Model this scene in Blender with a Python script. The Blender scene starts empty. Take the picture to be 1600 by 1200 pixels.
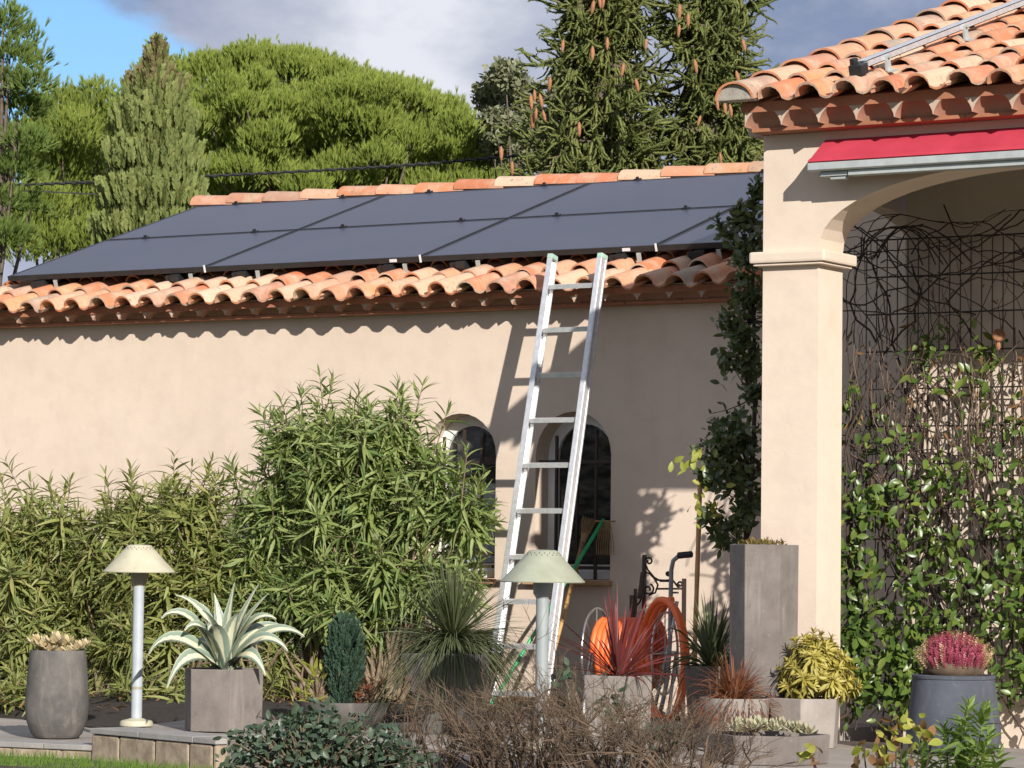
import bpy, bmesh, math, random
import numpy as np
from mathutils import Matrix, Vector

random.seed(7); rng = np.random.default_rng(7)
S = bpy.context.scene
COL = S.collection
R_ = math.radians

# ------------------------------------------------------------------ camera
FPX, DIST = 5000.0, 20.3
YAW, PITCH, ROLL = R_(31.74), R_(3.17), R_(0.68)
CAM = np.array([DIST*math.sin(R_(33)), -DIST*math.cos(R_(33)), 0.9])
FW = np.array([-math.sin(YAW)*math.cos(PITCH), math.cos(YAW)*math.cos(PITCH), math.sin(PITCH)])
_r = np.array([math.cos(YAW), math.sin(YAW), 0.0]); _u = np.cross(_r, FW)
RT = math.cos(ROLL)*_r + math.sin(ROLL)*_u
UP = -math.sin(ROLL)*_r + math.cos(ROLL)*_u
cd = bpy.data.cameras.new('camera'); cd.sensor_width = 36; cd.lens = 36*FPX/1600
cd.clip_start = 0.5; cd.clip_end = 3000
co = bpy.data.objects.new('camera', cd); COL.objects.link(co); S.camera = co
co.matrix_world = Matrix(((RT[0],UP[0],-FW[0],CAM[0]),(RT[1],UP[1],-FW[1],CAM[1]),(RT[2],UP[2],-FW[2],CAM[2]),(0,0,0,1)))

# ------------------------------------------------------------------ light
SUN_TO = Vector((1.20, -1.0, 0.65)).normalized()
SUN_EL = math.asin(SUN_TO.z); SUN_AZ = math.atan2(SUN_TO.x, SUN_TO.y)
sl = bpy.data.lights.new('sun', 'SUN'); sl.energy = 4.6; sl.angle = R_(0.55); sl.color = (1.0, 0.95, 0.88)
so = bpy.data.objects.new('sun', sl); COL.objects.link(so)
so.rotation_euler = SUN_TO.to_track_quat('Z', 'Y').to_euler(); so.location = (20, -20, 20)
S.view_settings.view_transform = 'Standard'; S.view_settings.look = 'None'
S.view_settings.gamma = 1; S.view_settings.use_curve_mapping = False
S.view_settings.exposure = 0.50
S.render.engine = 'CYCLES'

def at(px, py, Y):
    d = FW + RT*(px-800)/FPX - UP*(py-600)/FPX
    return CAM + d*((Y-CAM[1])/d[1])
def atz(px, py, z):
    d = FW + RT*(px-800)/FPX - UP*(py-600)/FPX
    return CAM + d*((z-CAM[2])/d[2])
def atd(px, py, Z):
    return CAM + (FW + RT*(px-800)/FPX - UP*(py-600)/FPX)*Z
def atp(px, py, p0, n):
    d = FW + RT*(px-800)/FPX - UP*(py-600)/FPX
    p0 = np.array(p0); n = np.array(n)
    return CAM + d*(((p0-CAM)@n)/(d@n))
def kk(P): return FPX/((np.array(P)-CAM)@FW)
def pix(P):
    d = np.atleast_2d(P)-CAM; z = d@FW
    return 800+FPX*(d@RT)/z, 600-FPX*(d@UP)/z, z

w = bpy.data.worlds.new('World'); S.world = w; w.use_nodes = True
nt = w.node_tree; N = nt.nodes; L = nt.links; N.clear()
def nd(tree, typ, **kw):
    n = tree.nodes.new(typ)
    for k, v in kw.items(): setattr(n, k, v)
    return n
def mth(tree, op, a, b=None, c=None, clamp=False):
    n = tree.nodes.new('ShaderNodeMath'); n.operation = op; n.use_clamp = clamp
    for i, v in enumerate((a, b, c)):
        if v is None: continue
        if isinstance(v, (int, float)): n.inputs[i].default_value = v
        else: tree.links.new(v, n.inputs[i])
    return n.outputs[0]
def ramp(tree, fac, stops, interp='LINEAR'):
    n = tree.nodes.new('ShaderNodeValToRGB'); n.color_ramp.interpolation = interp
    e = n.color_ramp.elements
    while len(e) < len(stops): e.new(0.5)
    for el, (p, c) in zip(e, stops):
        el.position = p; el.color = (c, c, c, 1) if isinstance(c, (int, float)) else (c[0], c[1], c[2], 1)
    tree.links.new(fac, n.inputs[0]); return n.outputs[0]
sky = nd(nt, 'ShaderNodeTexSky', sky_type='NISHITA', sun_disc=False, sun_elevation=SUN_EL, sun_rotation=SUN_AZ, air_density=1.0, dust_density=0.6, ozone_density=2.0)
tc = nd(nt, 'ShaderNodeTexCoord')
def wnoise(scale, detail, off, rough=0.55, zs=2.0):
    mp = nd(nt, 'ShaderNodeMapping'); L.new(tc.outputs['Generated'], mp.inputs[0])
    mp.inputs['Scale'].default_value = (scale, scale, scale*zs); mp.inputs['Location'].default_value = off
    t = nd(nt, 'ShaderNodeTexNoise'); t.inputs['Scale'].default_value = 1; t.inputs['Detail'].default_value = detail
    t.inputs['Roughness'].default_value = rough; L.new(mp.outputs[0], t.inputs['Vector']); return t.outputs[0]
def blob(px, py, r):     # a patch of sky round one direction, r in pixels
    d = FW + RT*(px-800)/FPX - UP*(py-600)/FPX; d = d/np.linalg.norm(d)
    v = nd(nt, 'ShaderNodeVectorMath', operation='DISTANCE'); L.new(tc.outputs['Generated'], v.inputs[0]); v.inputs[1].default_value = tuple(d)
    q = mth(nt, 'DIVIDE', v.outputs['Value'], r/FPX)
    return mth(nt, 'EXPONENT', mth(nt, 'MULTIPLY', mth(nt, 'MULTIPLY', q, q), -1.0))
n1 = wnoise(10, 9, (3.1, 1.7, 0.4), 0.62); n2 = wnoise(16, 9, (8.2, 4.4, 2.0), 0.6); n3 = wnoise(2.2, 3, (1.0, 5.0, 0.2))
gap = mth(nt, 'ADD', mth(nt, 'ADD', mth(nt, 'MULTIPLY', blob(100, 140, 150), 0.62), mth(nt, 'MULTIPLY', blob(240, 112, 80), 0.24)), mth(nt, 'MULTIPLY', blob(1215, 170, 110), 0.28))
gap = mth(nt, 'ADD', gap, mth(nt, 'MULTIPLY', blob(-300, 200, 330), 0.5))
cov = mth(nt, 'SUBTRACT', mth(nt, 'ADD', mth(nt, 'MULTIPLY', n1, 1.1), mth(nt, 'MULTIPLY', n3, 0.55)), gap)
mask = ramp(nt, cov, [(0.38, 0.0), (0.62, 1.0)], 'EASE')
shade = mth(nt, 'ADD', mth(nt, 'MULTIPLY', n2, 0.9), mth(nt, 'MULTIPLY', mth(nt, 'ADD', blob(600, 70, 230), mth(nt, 'MULTIPLY', blob(660, 20, 120), 0.5)), 0.26))
shade = mth(nt, 'SUBTRACT', shade, mth(nt, 'MULTIPLY', mth(nt, 'ADD', blob(130, -20, 170), blob(1280, 60, 260)), 0.29))
ccol = ramp(nt, shade, [(0.18, (1.75, 2.2, 3.35)), (0.42, (3.0, 3.3, 4.25)), (0.58, (3.9, 4.15, 4.9)), (0.78, (5.7, 5.85, 6.4))])
mx = nd(nt, 'ShaderNodeMix', data_type='RGBA'); L.new(mask, mx.inputs[0]); _t = nd(nt, 'ShaderNodeMix', data_type='RGBA', blend_type='MULTIPLY'); _t.inputs[0].default_value = 1; L.new(sky.outputs[0], _t.inputs[6]); _t.inputs[7].default_value = (0.60, 0.80, 1.02, 1); L.new(_t.outputs[2], mx.inputs[6]); L.new(ccol, mx.inputs[7])
bg = nd(nt, 'ShaderNodeBackground'); bg.inputs[1].default_value = 0.1; L.new(mx.outputs[2], bg.inputs[0])
wo = nd(nt, 'ShaderNodeOutputWorld'); L.new(bg.outputs[0], wo.inputs[0])

# ------------------------------------------------------------------ materials
def newmat(name):
    m = bpy.data.materials.new(name); m.use_nodes = True
    t = m.node_tree; b = t.nodes['Principled BSDF']; return m, t, b
def noise(t, scale, detail=5, coord='Object', rough=0.6, sc=None, dist=0.0):
    c = nd(t, 'ShaderNodeTexCoord'); x = nd(t, 'ShaderNodeTexNoise')
    x.inputs['Scale'].default_value = scale; x.inputs['Detail'].default_value = detail; x.inputs['Roughness'].default_value = rough
    x.inputs['Distortion'].default_value = dist
    src = c.outputs[coord]
    if sc:
        mp = nd(t, 'ShaderNodeMapping'); mp.inputs['Scale'].default_value = sc; t.links.new(src, mp.inputs[0]); src = mp.outputs[0]
    t.links.new(src, x.inputs['Vector']); return x.outputs[0]
def mixc(t, fac, a, b, blend='MIX'):
    n = nd(t, 'ShaderNodeMix', data_type='RGBA', blend_type=blend)
    for i, v in ((0, fac), (6, a), (7, b)):
        if isinstance(v, (int, float)): n.inputs[i].default_value = v
        elif isinstance(v, tuple): n.inputs[i].default_value = (*v, 1)
        else: t.links.new(v, n.inputs[i])
    return n.outputs[2]
def bump(t, b, h, strength=0.3, dist=0.01):
    n = nd(t, 'ShaderNodeBump'); n.inputs['Strength'].default_value = strength; n.inputs['Distance'].default_value = dist
    t.links.new(h, n.inputs['Height']); t.links.new(n.outputs[0], b.inputs['Normal'])
def plain(name, c1, c2=None, rough=0.6, metal=0.0, scale=20, bs=0.2, spec=0.5, stops=(0.35, 0.7)):
    m, t, b = newmat(name); c2 = c2 or tuple(x*0.75 for x in c1)
    n = noise(t, scale, 6)
    t.links.new(ramp(t, n, [(stops[0], c2), (stops[1], c1)]), b.inputs['Base Color'])
    b.inputs['Roughness'].default_value = rough; b.inputs['Metallic'].default_value = metal; b.inputs['Specular IOR Level'].default_value = spec
    if bs: bump(t, b, noise(t, scale*4, 4), bs, 0.004)
    return m
def stucco(name, c, dark, stain):
    m, t, b = newmat(name)
    big = noise(t, 0.9, 5); mid = noise(t, 6, 6); fine = noise(t, 90, 3)
    a = mixc(t, ramp(t, big, [(0.35, 0.0), (0.7, 1.0)]), c, dark)
    a = mixc(t, mth(t, 'MULTIPLY', ramp(t, mid, [(0.46, 0.0), (0.74, 1.0)]), 0.40), a, stain)
    streak = noise(t, 1.0, 6, sc=(4.3, 4.3, 0.5), dist=0.6)
    a = mixc(t, mth(t, 'MULTIPLY', ramp(t, streak, [(0.50, 0.0), (0.78, 1.0)]), 0.24), a, stain)
    vc = nd(t, 'ShaderNodeTexVoronoi'); vc.feature = 'DISTANCE_TO_EDGE'; vc.inputs['Scale'].default_value = 0.55
    cw = nd(t, 'ShaderNodeTexCoord'); wv = nd(t, 'ShaderNodeVectorMath', operation='ADD'); t.links.new(cw.outputs['Object'], wv.inputs[0])
    wn = nd(t, 'ShaderNodeTexNoise'); wn.inputs['Scale'].default_value = 3.0; wn.inputs['Detail'].default_value = 6; t.links.new(cw.outputs['Object'], wn.inputs['Vector']); t.links.new(wn.outputs[1], wv.inputs[1]); t.links.new(wv.outputs[0], vc.inputs['Vector'])
    a = mixc(t, mth(t, 'MULTIPLY', mth(t, 'MULTIPLY', ramp(t, vc.outputs[0], [(0.0, 1.0), (0.004, 0.0)]), ramp(t, noise(t, 1.3, 3), [(0.5, 0.0), (0.62, 1.0)])), 0.35), a, stain)
    t.links.new(a, b.inputs['Base Color']); b.inputs['Roughness'].default_value = 0.95; b.inputs['Specular IOR Level'].default_value = 0.15
    bump(t, b, mth(t, 'ADD', mth(t, 'MULTIPLY', fine, 0.35), mth(t, 'MULTIPLY', noise(t, 9, 6, sc=(1, 1, 1.3), dist=0.4), 1.5)), 0.24, 0.006)
    return m
def tilemat(name):
    m, t, b = newmat(name)
    oi = nd(t, 'ShaderNodeObjectInfo'); gi = nd(t, 'ShaderNodeNewGeometry')
    rnd = mth(t, 'FRACT', mth(t, 'ADD', oi.outputs['Random'], gi.outputs['Random Per Island']))
    base = ramp(t, rnd, [(0.0, (0.54, 0.165, 0.075)), (0.13, (0.57, 0.235, 0.12)), (0.26, (0.58, 0.41, 0.28)), (0.38, (0.58, 0.19, 0.09)), (0.5, (0.34, 0.27, 0.21)),
                         (0.62, (0.62, 0.29, 0.14)), (0.75, (0.46, 0.155, 0.08)), (0.88, (0.62, 0.47, 0.33)), (1.0, (0.42, 0.20, 0.13))])
    tcn = nd(t, 'ShaderNodeTexCoord')
    ad = nd(t, 'ShaderNodeVectorMath', operation='ADD'); t.links.new(tcn.outputs['Object'], ad.inputs[0])
    cmb = nd(t, 'ShaderNodeCombineXYZ'); t.links.new(mth(t, 'MULTIPLY', rnd, 37.0), cmb.inputs[0]); t.links.new(mth(t, 'MULTIPLY', rnd, 91.0), cmb.inputs[1])
    t.links.new(cmb.outputs[0], ad.inputs[1])
    def nz(s, d):
        x = nd(t, 'ShaderNodeTexNoise'); x.inputs['Scale'].default_value = s; x.inputs['Detail'].default_value = d; x.inputs['Roughness'].default_value = 0.65
        t.links.new(ad.outputs[0], x.inputs['Vector']); return x.outputs[0]
    a = mixc(t, ramp(t, nz(7, 5), [(0.52, 0.0), (0.70, 0.6)]), base, (0.60, 0.45, 0.33))
    sxy = nd(t, 'ShaderNodeSeparateXYZ'); t.links.new(tcn.outputs['Object'], sxy.inputs[0])
    up_ = ramp(t, mth(t, 'ADD', sxy.outputs[1], mth(t, 'MULTIPLY', nz(18, 4), 0.10)), [(0.055, 0.0), (0.13, 1.0)])
    a = mixc(t, mth(t, 'MULTIPLY', up_, ramp(t, nz(5, 4), [(0.46, 0.0), (0.66, 0.60)])), a, (0.50, 0.41, 0.29))
    a = mixc(t, ramp(t, nz(14, 5), [(0.56, 0.0), (0.74, 0.5)]), a, (0.50, 0.17, 0.08))
    a = mixc(t, ramp(t, nz(26, 7), [(0.57, 0.0), (0.70, 0.85)]), a, (0.22, 0.185, 0.145))
    t.links.new(a, b.inputs['Base Color']); b.inputs['Roughness'].default_value = 0.9; b.inputs['Specular IOR Level'].default_value = 0.2
    bump(t, b, nz(70, 4), 0.4, 0.004)
    return m
def leafmat(name, cols, trans=0.3, rough=0.45, tint=None, spec=0.4):
    m, t, b = newmat(name)
    oi = nd(t, 'ShaderNodeObjectInfo'); gi = nd(t, 'ShaderNodeNewGeometry')
    rnd = mth(t, 'FRACT', mth(t, 'ADD', oi.outputs['Random'], gi.outputs['Random Per Island']))
    n = len(cols); a = ramp(t, rnd, [(i/(n-1), c) for i, c in enumerate(cols)])
    a = mixc(t, mth(t, 'MULTIPLY', noise(t, 2.5, 4), 0.5), a, mixc(t, 1.0, a, (1.35, 1.25, 0.8), 'MULTIPLY'))
    t.links.new(a, b.inputs['Base Color']); b.inputs['Roughness'].default_value = rough; b.inputs['Specular IOR Level'].default_value = spec
    tr = nd(t, 'ShaderNodeBsdfTranslucent'); t.links.new(mixc(t, 1.0, a, (1.3, 1.35, 0.6), 'MULTIPLY'), tr.inputs[0])
    mxs = nd(t, 'ShaderNodeMixShader'); mxs.inputs[0].default_value = trans
    t.links.new(b.outputs[0], mxs.inputs[1]); t.links.new(tr.outputs[0], mxs.inputs[2])
    t.links.new(mxs.outputs[0], t.nodes['Material Output'].inputs[0])
    return m
M = {}
M['wall'] = stucco('rendered_wall', (0.65, 0.535, 0.435), (0.60, 0.49, 0.395), (0.50, 0.40, 0.325))
M['wall2'] = stucco('rendered_pillar', (0.66, 0.55, 0.445), (0.61, 0.50, 0.40), (0.51, 0.41, 0.335))
M['tile'] = tilemat('terracotta_tile')
M['terra'] = plain('terracotta_slab', (0.42, 0.17, 0.09), (0.30, 0.13, 0.075), 0.9, scale=9)
M['mortar'] = plain('mortar', (0.54, 0.42, 0.33), (0.43, 0.33, 0.25), 0.95, scale=14, bs=0.4)
M['cement'] = plain('grey_cement', (0.42, 0.38, 0.32), (0.22, 0.20, 0.17), 0.95, scale=16, bs=0.6)
M['cornfill'] = plain('cornice_recess', (0.36, 0.20, 0.135), (0.28, 0.16, 0.11), 0.95, scale=9)
M['cornice'] = plain('cornice_clay', (0.42, 0.20, 0.125), (0.32, 0.18, 0.12), 0.9, scale=8)
M['black'] = plain('black_metal', (0.022, 0.022, 0.024), (0.014, 0.014, 0.015), 0.45, scale=12, bs=0.05)
M['iron'] = plain('wrought_iron', (0.030, 0.022, 0.019), (0.05, 0.028, 0.018), 0.6, scale=40, bs=0.3)
M['alu'] = plain('aluminium', (0.80, 0.80, 0.80), (0.62, 0.62, 0.63), 0.42, metal=0.55, scale=30, bs=0.08)
M['galv'] = plain('galvanised_grey', (0.50, 0.53, 0.52), (0.40, 0.43, 0.42), 0.5, metal=0.25, scale=12, bs=0.05)
M['chrome'] = plain('zinc_tube', (0.62, 0.62, 0.62), (0.45, 0.45, 0.45), 0.25, metal=0.9, scale=20, bs=0.03)
M['greytube'] = plain('grey_tube', (0.30, 0.31, 0.31), (0.24, 0.25, 0.25), 0.4, metal=0.3, scale=20, bs=0.03)
M['rubber'] = plain('dark_rubber', (0.035, 0.03, 0.028), None, 0.8, scale=30)
M['red'] = plain('red_awning_cloth', (0.52, 0.055, 0.085), (0.43, 0.040, 0.066), 0.8, scale=5, bs=0.15, spec=0.2)
M['orange'] = plain('orange_hose', (0.88, 0.17, 0.04), (0.78, 0.13, 0.03), 0.42, scale=9, bs=0.05)
M['green'] = plain('green_plastic', (0.03, 0.40, 0.16), (0.02, 0.32, 0.12), 0.4, scale=9, bs=0.05)
M['white'] = plain('white_paint', (0.80, 0.80, 0.78), (0.72, 0.71, 0.69), 0.45, scale=6, bs=0.05)
M['label'] = plain('white_sticker', (0.8, 0.8, 0.8), (0.7, 0.7, 0.7), 0.5, bs=0)
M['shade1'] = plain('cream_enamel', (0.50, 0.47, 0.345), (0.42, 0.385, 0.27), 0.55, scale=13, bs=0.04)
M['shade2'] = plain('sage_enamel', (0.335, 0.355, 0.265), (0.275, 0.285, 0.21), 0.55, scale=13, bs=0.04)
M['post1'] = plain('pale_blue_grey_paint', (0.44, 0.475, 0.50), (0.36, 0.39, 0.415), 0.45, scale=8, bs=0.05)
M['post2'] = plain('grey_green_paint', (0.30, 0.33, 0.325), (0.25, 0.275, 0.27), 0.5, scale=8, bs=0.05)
M['collar'] = plain('beige_collar', (0.36, 0.32, 0.23), (0.30, 0.26, 0.19), 0.5, scale=8, bs=0.05)
M['curtain'] = plain('pale_curtain', (0.34, 0.38, 0.42), (0.27, 0.31, 0.35), 0.35, scale=4, bs=0)
M['hole'] = plain('dark_hole', (0.06, 0.055, 0.04), None, 0.9, bs=0)
M['wood'] = plain('pale_wood', (0.50, 0.30, 0.10), (0.38, 0.21, 0.075), 0.6, scale=14)
M['brownwood'] = plain('brown_wood', (0.28, 0.16, 0.07), (0.20, 0.11, 0.05), 0.6, scale=14)
M['bed'] = plain('soil_darkened_as_shade', (0.040, 0.028, 0.020), (0.018, 0.013, 0.009), 1.0, scale=30, bs=1.0)  # soil colour darkened to stand in for the shade under the hedge
M['straw'] = plain('straw_bristle', (0.36, 0.24, 0.11), (0.25, 0.16, 0.07), 0.9, scale=60)
M['dimceiling'] = plain('ceiling_dimmed_for_bounce', (0.10, 0.062, 0.040), (0.06, 0.038, 0.026), 0.7, scale=8)  # ceiling tone kept dark to cut bounce light inside the porch
M['bamboo'] = plain('bamboo', (0.58, 0.33, 0.13), (0.45, 0.25, 0.10), 0.5, scale=12)
M['bark'] = plain('bark', (0.16, 0.12, 0.09), (0.08, 0.06, 0.045), 0.95, scale=22, bs=0.8)
M['stem'] = plain('pale_stem', (0.27, 0.20, 0.125), (0.14, 0.10, 0.065), 0.9, scale=30, bs=0.5)
M['twig'] = plain('dry_twig', (0.165, 0.110, 0.068), (0.07, 0.048, 0.031), 0.95, scale=9, bs=0.2)
M['vinestem'] = plain('vine_stem', (0.085, 0.055, 0.042), (0.045, 0.030, 0.024), 0.95, scale=9, bs=0.2)
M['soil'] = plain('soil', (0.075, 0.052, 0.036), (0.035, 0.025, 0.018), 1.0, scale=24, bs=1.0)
M['drystem'] = plain('dry_vine_stem', (0.22, 0.145, 0.10), (0.12, 0.08, 0.055), 0.95, scale=9, bs=0)
M['wire'] = plain('dark_wire', (0.045, 0.035, 0.03), None, 0.6, scale=30, bs=0)
M['cable'] = plain('black_cable', (0.012, 0.012, 0.013), None, 0.7, bs=0)
M['sillt'] = plain('sill_tile', (0.46, 0.27, 0.14), (0.34, 0.19, 0.10), 0.85, scale=10)
def concrete(name, a, c, d, sc=5):
    m, t, b = newmat(name)
    n = noise(t, sc, 7, rough=0.65); x = mixc(t, ramp(t, n, [(0.36, 0.0), (0.66, 1.0)]), a, c)
    st = noise(t, 2.0, 5, sc=(7, 7, 1.0)); x = mixc(t, ramp(t, st, [(0.55, 0.0), (0.78, 0.7)]), x, d)
    sp = noise(t, 38, 4); x = mixc(t, ramp(t, sp, [(0.62, 0.0), (0.75, 0.5)]), x, d)
    t.links.new(x, b.inputs['Base Color']); b.inputs['Roughness'].default_value = 0.85; b.inputs['Specular IOR Level'].default_value = 0.25
    bump(t, b, noise(t, 45, 6), 0.4, 0.004); return m
M['conc'] = concrete('grey_concrete', (0.20, 0.175, 0.155), (0.135, 0.115, 0.105), (0.30, 0.265, 0.235))
M['conc_d'] = concrete('dark_concrete', (0.15, 0.138, 0.125), (0.075, 0.071, 0.069), (0.27, 0.235, 0.19), 5)
M['conc_b'] = concrete('blue_grey_concrete', (0.085, 0.093, 0.112), (0.058, 0.064, 0.08), (0.16, 0.165, 0.18), 4)
M['conc_l'] = concrete('light_concrete', (0.30, 0.265, 0.235), (0.21, 0.185, 0.165), (0.38, 0.345, 0.31))
M['paving'] = concrete('paving_grey', (0.36, 0.32, 0.28), (0.27, 0.24, 0.21), (0.44, 0.40, 0.36), 2.5)
M['coping'] = concrete('coping_grey', (0.33, 0.31, 0.29), (0.25, 0.235, 0.22), (0.42, 0.39, 0.35), 5)
M['edge'] = concrete('edging_stone', (0.40, 0.32, 0.235), (0.22, 0.17, 0.12), (0.13, 0.10, 0.075), 14)
# solar glass
m, t, b = newmat('solar_glass')
t.links.new(ramp(t, noise(t, 0.8, 3), [(0.3, (0.046, 0.050, 0.076)), (0.7, (0.058, 0.062, 0.088))]), b.inputs['Base Color'])
b.inputs['Roughness'].default_value = 0.34; b.inputs['Specular IOR Level'].default_value = 0.42; M['solar'] = m
# window glass
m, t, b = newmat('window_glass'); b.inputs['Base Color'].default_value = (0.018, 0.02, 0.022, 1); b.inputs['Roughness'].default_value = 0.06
t.links.new(ramp(t, noise(t, 7, 6, sc=(1, 1, 3)), [(0.4, (0.020, 0.021, 0.022)), (0.75, (0.115, 0.108, 0.098))]), b.inputs['Base Color'])  # pale patches in the base colour imitate soft reflections
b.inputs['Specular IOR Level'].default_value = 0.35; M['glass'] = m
# foliage
M['oleander'] = leafmat('oleander_leaf', [(0.090, 0.145, 0.045), (0.157, 0.221, 0.070), (0.241, 0.290, 0.107), (0.128, 0.184, 0.057), (0.315, 0.359, 0.151)], 0.28, 0.5)
M['oleander2'] = leafmat('oleander_leaf_dry', [(0.122, 0.155, 0.046), (0.202, 0.230, 0.072), (0.273, 0.297, 0.108), (0.144, 0.178, 0.054), (0.316, 0.297, 0.122)], 0.28, 0.5)
M['pine'] = leafmat('pine_needle', [(0.101, 0.161, 0.035), (0.231, 0.315, 0.065), (0.325, 0.406, 0.088), (0.163, 0.231, 0.049), (0.378, 0.420, 0.111), (0.136, 0.196, 0.042), (0.271, 0.231, 0.100)], 0.3, 0.6, spec=0.2)
M['pine2'] = leafmat('pine_needle_blue', [(0.098, 0.162, 0.048), (0.156, 0.224, 0.060), (0.204, 0.255, 0.074)], 0.3, 0.6, spec=0.2)
M['cypress'] = leafmat('cypress_spray', [(0.145, 0.189, 0.070), (0.203, 0.245, 0.091), (0.254, 0.280, 0.119), (0.174, 0.203, 0.077)], 0.3, 0.7, spec=0.1)
M['cypbrown'] = leafmat('cypress_brown', [(0.15, 0.125, 0.065), (0.19, 0.16, 0.09)], 0.2, 0.8, spec=0.1)
M['spruce'] = leafmat('spruce_needle', [(0.091, 0.121, 0.040), (0.143, 0.167, 0.054), (0.192, 0.209, 0.076), (0.117, 0.147, 0.049)], 0.2, 0.6, spec=0.2)
M['cone'] = plain('spruce_cone', (0.44, 0.20, 0.095), (0.24, 0.105, 0.05), 0.8, scale=60, bs=0.6)
M['olive'] = leafmat('olive_leaf', [(0.144, 0.156, 0.102), (0.192, 0.204, 0.138), (0.240, 0.252, 0.180), (0.120, 0.132, 0.078)], 0.2, 0.6, spec=0.2)
M['jasmine'] = leafmat('jasmine_leaf', [(0.042, 0.083, 0.019), (0.072, 0.126, 0.027), (0.123, 0.179, 0.039), (0.057, 0.103, 0.022), (0.163, 0.208, 0.043)], 0.22, 0.34, spec=0.45)
M['dryleaf'] = leafmat('dry_leaf', [(0.20, 0.11, 0.055), (0.28, 0.16, 0.085), (0.16, 0.095, 0.055)], 0.2, 0.8, spec=0.1)
M['climber'] = leafmat('climber_leaf', [(0.051, 0.079, 0.033), (0.085, 0.116, 0.048), (0.128, 0.158, 0.068)], 0.18, 0.35, spec=0.5)
M['yellowleaf'] = leafmat('yellow_leaf', [(0.30, 0.32, 0.06), (0.24, 0.28, 0.05), (0.36, 0.34, 0.08)], 0.3, 0.5)
M['roseleaf'] = leafmat('rose_leaf', [(0.035, 0.062, 0.042), (0.055, 0.09, 0.06), (0.085, 0.12, 0.085), (0.045, 0.07, 0.04)], 0.2, 0.4)
M['dasy'] = leafmat('grass_tree_blade', [(0.050, 0.065, 0.032), (0.080, 0.098, 0.048), (0.11, 0.125, 0.066)], 0.15, 0.5)
M['cordy'] = leafmat('red_cordyline', [(0.14, 0.026, 0.030), (0.19, 0.042, 0.046), (0.10, 0.022, 0.028), (0.23, 0.075, 0.07)], 0.2, 0.45)
M['carex'] = leafmat('brown_sedge', [(0.176, 0.064, 0.034), (0.232, 0.094, 0.049), (0.120, 0.041, 0.024)], 0.2, 0.6)
M['strap'] = leafmat('strap_leaf', [(0.060, 0.085, 0.042), (0.085, 0.115, 0.058), (0.12, 0.145, 0.08)], 0.2, 0.45)
M['conifer'] = leafmat('blue_conifer', [(0.030, 0.062, 0.045), (0.048, 0.085, 0.062), (0.062, 0.10, 0.072)], 0.1, 0.7, spec=0.1)
M['euph'] = leafmat('yellow_euphorbia', [(0.34, 0.29, 0.065), (0.42, 0.36, 0.095), (0.28, 0.25, 0.055), (0.46, 0.41, 0.13)], 0.25, 0.5)
M['heather'] = leafmat('pink_heather', [(0.40, 0.075, 0.15), (0.50, 0.12, 0.21), (0.30, 0.05, 0.11), (0.55, 0.20, 0.28)], 0.2, 0.8, spec=0.1)
M['heather2'] = leafmat('cream_heather', [(0.52, 0.40, 0.27), (0.60, 0.47, 0.34), (0.50, 0.30, 0.24)], 0.2, 0.8, spec=0.1)
M['succ1'] = leafmat('cream_succulent', [(0.46, 0.38, 0.24), (0.55, 0.48, 0.33), (0.60, 0.52, 0.38), (0.42, 0.33, 0.22)], 0.15, 0.5)
M['succ2'] = leafmat('grey_succulent', [(0.38, 0.38, 0.29), (0.46, 0.44, 0.34), (0.33, 0.34, 0.25), (0.44, 0.36, 0.30)], 0.15, 0.5)
M['sedum'] = leafmat('sedum', [(0.13, 0.12, 0.03), (0.20, 0.16, 0.05), (0.16, 0.085, 0.04)], 0.2, 0.5)
M['hebe'] = leafmat('lance_leaf_bright', [(0.098, 0.165, 0.042), (0.155, 0.232, 0.064), (0.220, 0.300, 0.086)], 0.3, 0.4)
M['grass'] = leafmat('lawn_grass', [(0.050, 0.105, 0.015), (0.085, 0.155, 0.022), (0.12, 0.18, 0.032)], 0.3, 0.6, spec=0.2)
m, t, b = newmat('lawn_ground'); t.links.new(ramp(t, noise(t, 6, 7), [(0.3, (0.035, 0.065, 0.015)), (0.7, (0.075, 0.10, 0.028))]), b.inputs['Base Color']); b.inputs['Roughness'].default_value = 1
bump(t, b, noise(t, 120, 3), 0.6, 0.02); M['lawn'] = m
# agave: pale band along the middle of a grey green leaf
m, t, b = newmat('variegated_agave'); uv = nd(t, 'ShaderNodeUVMap'); sp = nd(t, 'ShaderNodeSeparateXYZ'); t.links.new(uv.outputs[0], sp.inputs[0])
ac = mth(t, 'ABSOLUTE', mth(t, 'SUBTRACT', mth(t, 'ADD', sp.outputs[0], mth(t, 'MULTIPLY', mth(t, 'SUBTRACT', noise(t, 6, 4), 0.5), 0.10)), 0.5))
cc = ramp(t, ac, [(0.0, (0.58, 0.56, 0.40)), (0.17, (0.62, 0.58, 0.41)), (0.23, (0.19, 0.25, 0.185)), (0.45, (0.22, 0.28, 0.21)), (0.49, (0.46, 0.47, 0.34))])
t.links.new(cc, b.inputs['Base Color']); b.inputs['Roughness'].default_value = 0.5; bump(t, b, noise(t, 14, 3, sc=(6, 6, 1)), 0.15, 0.004); M['agave'] = m

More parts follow.
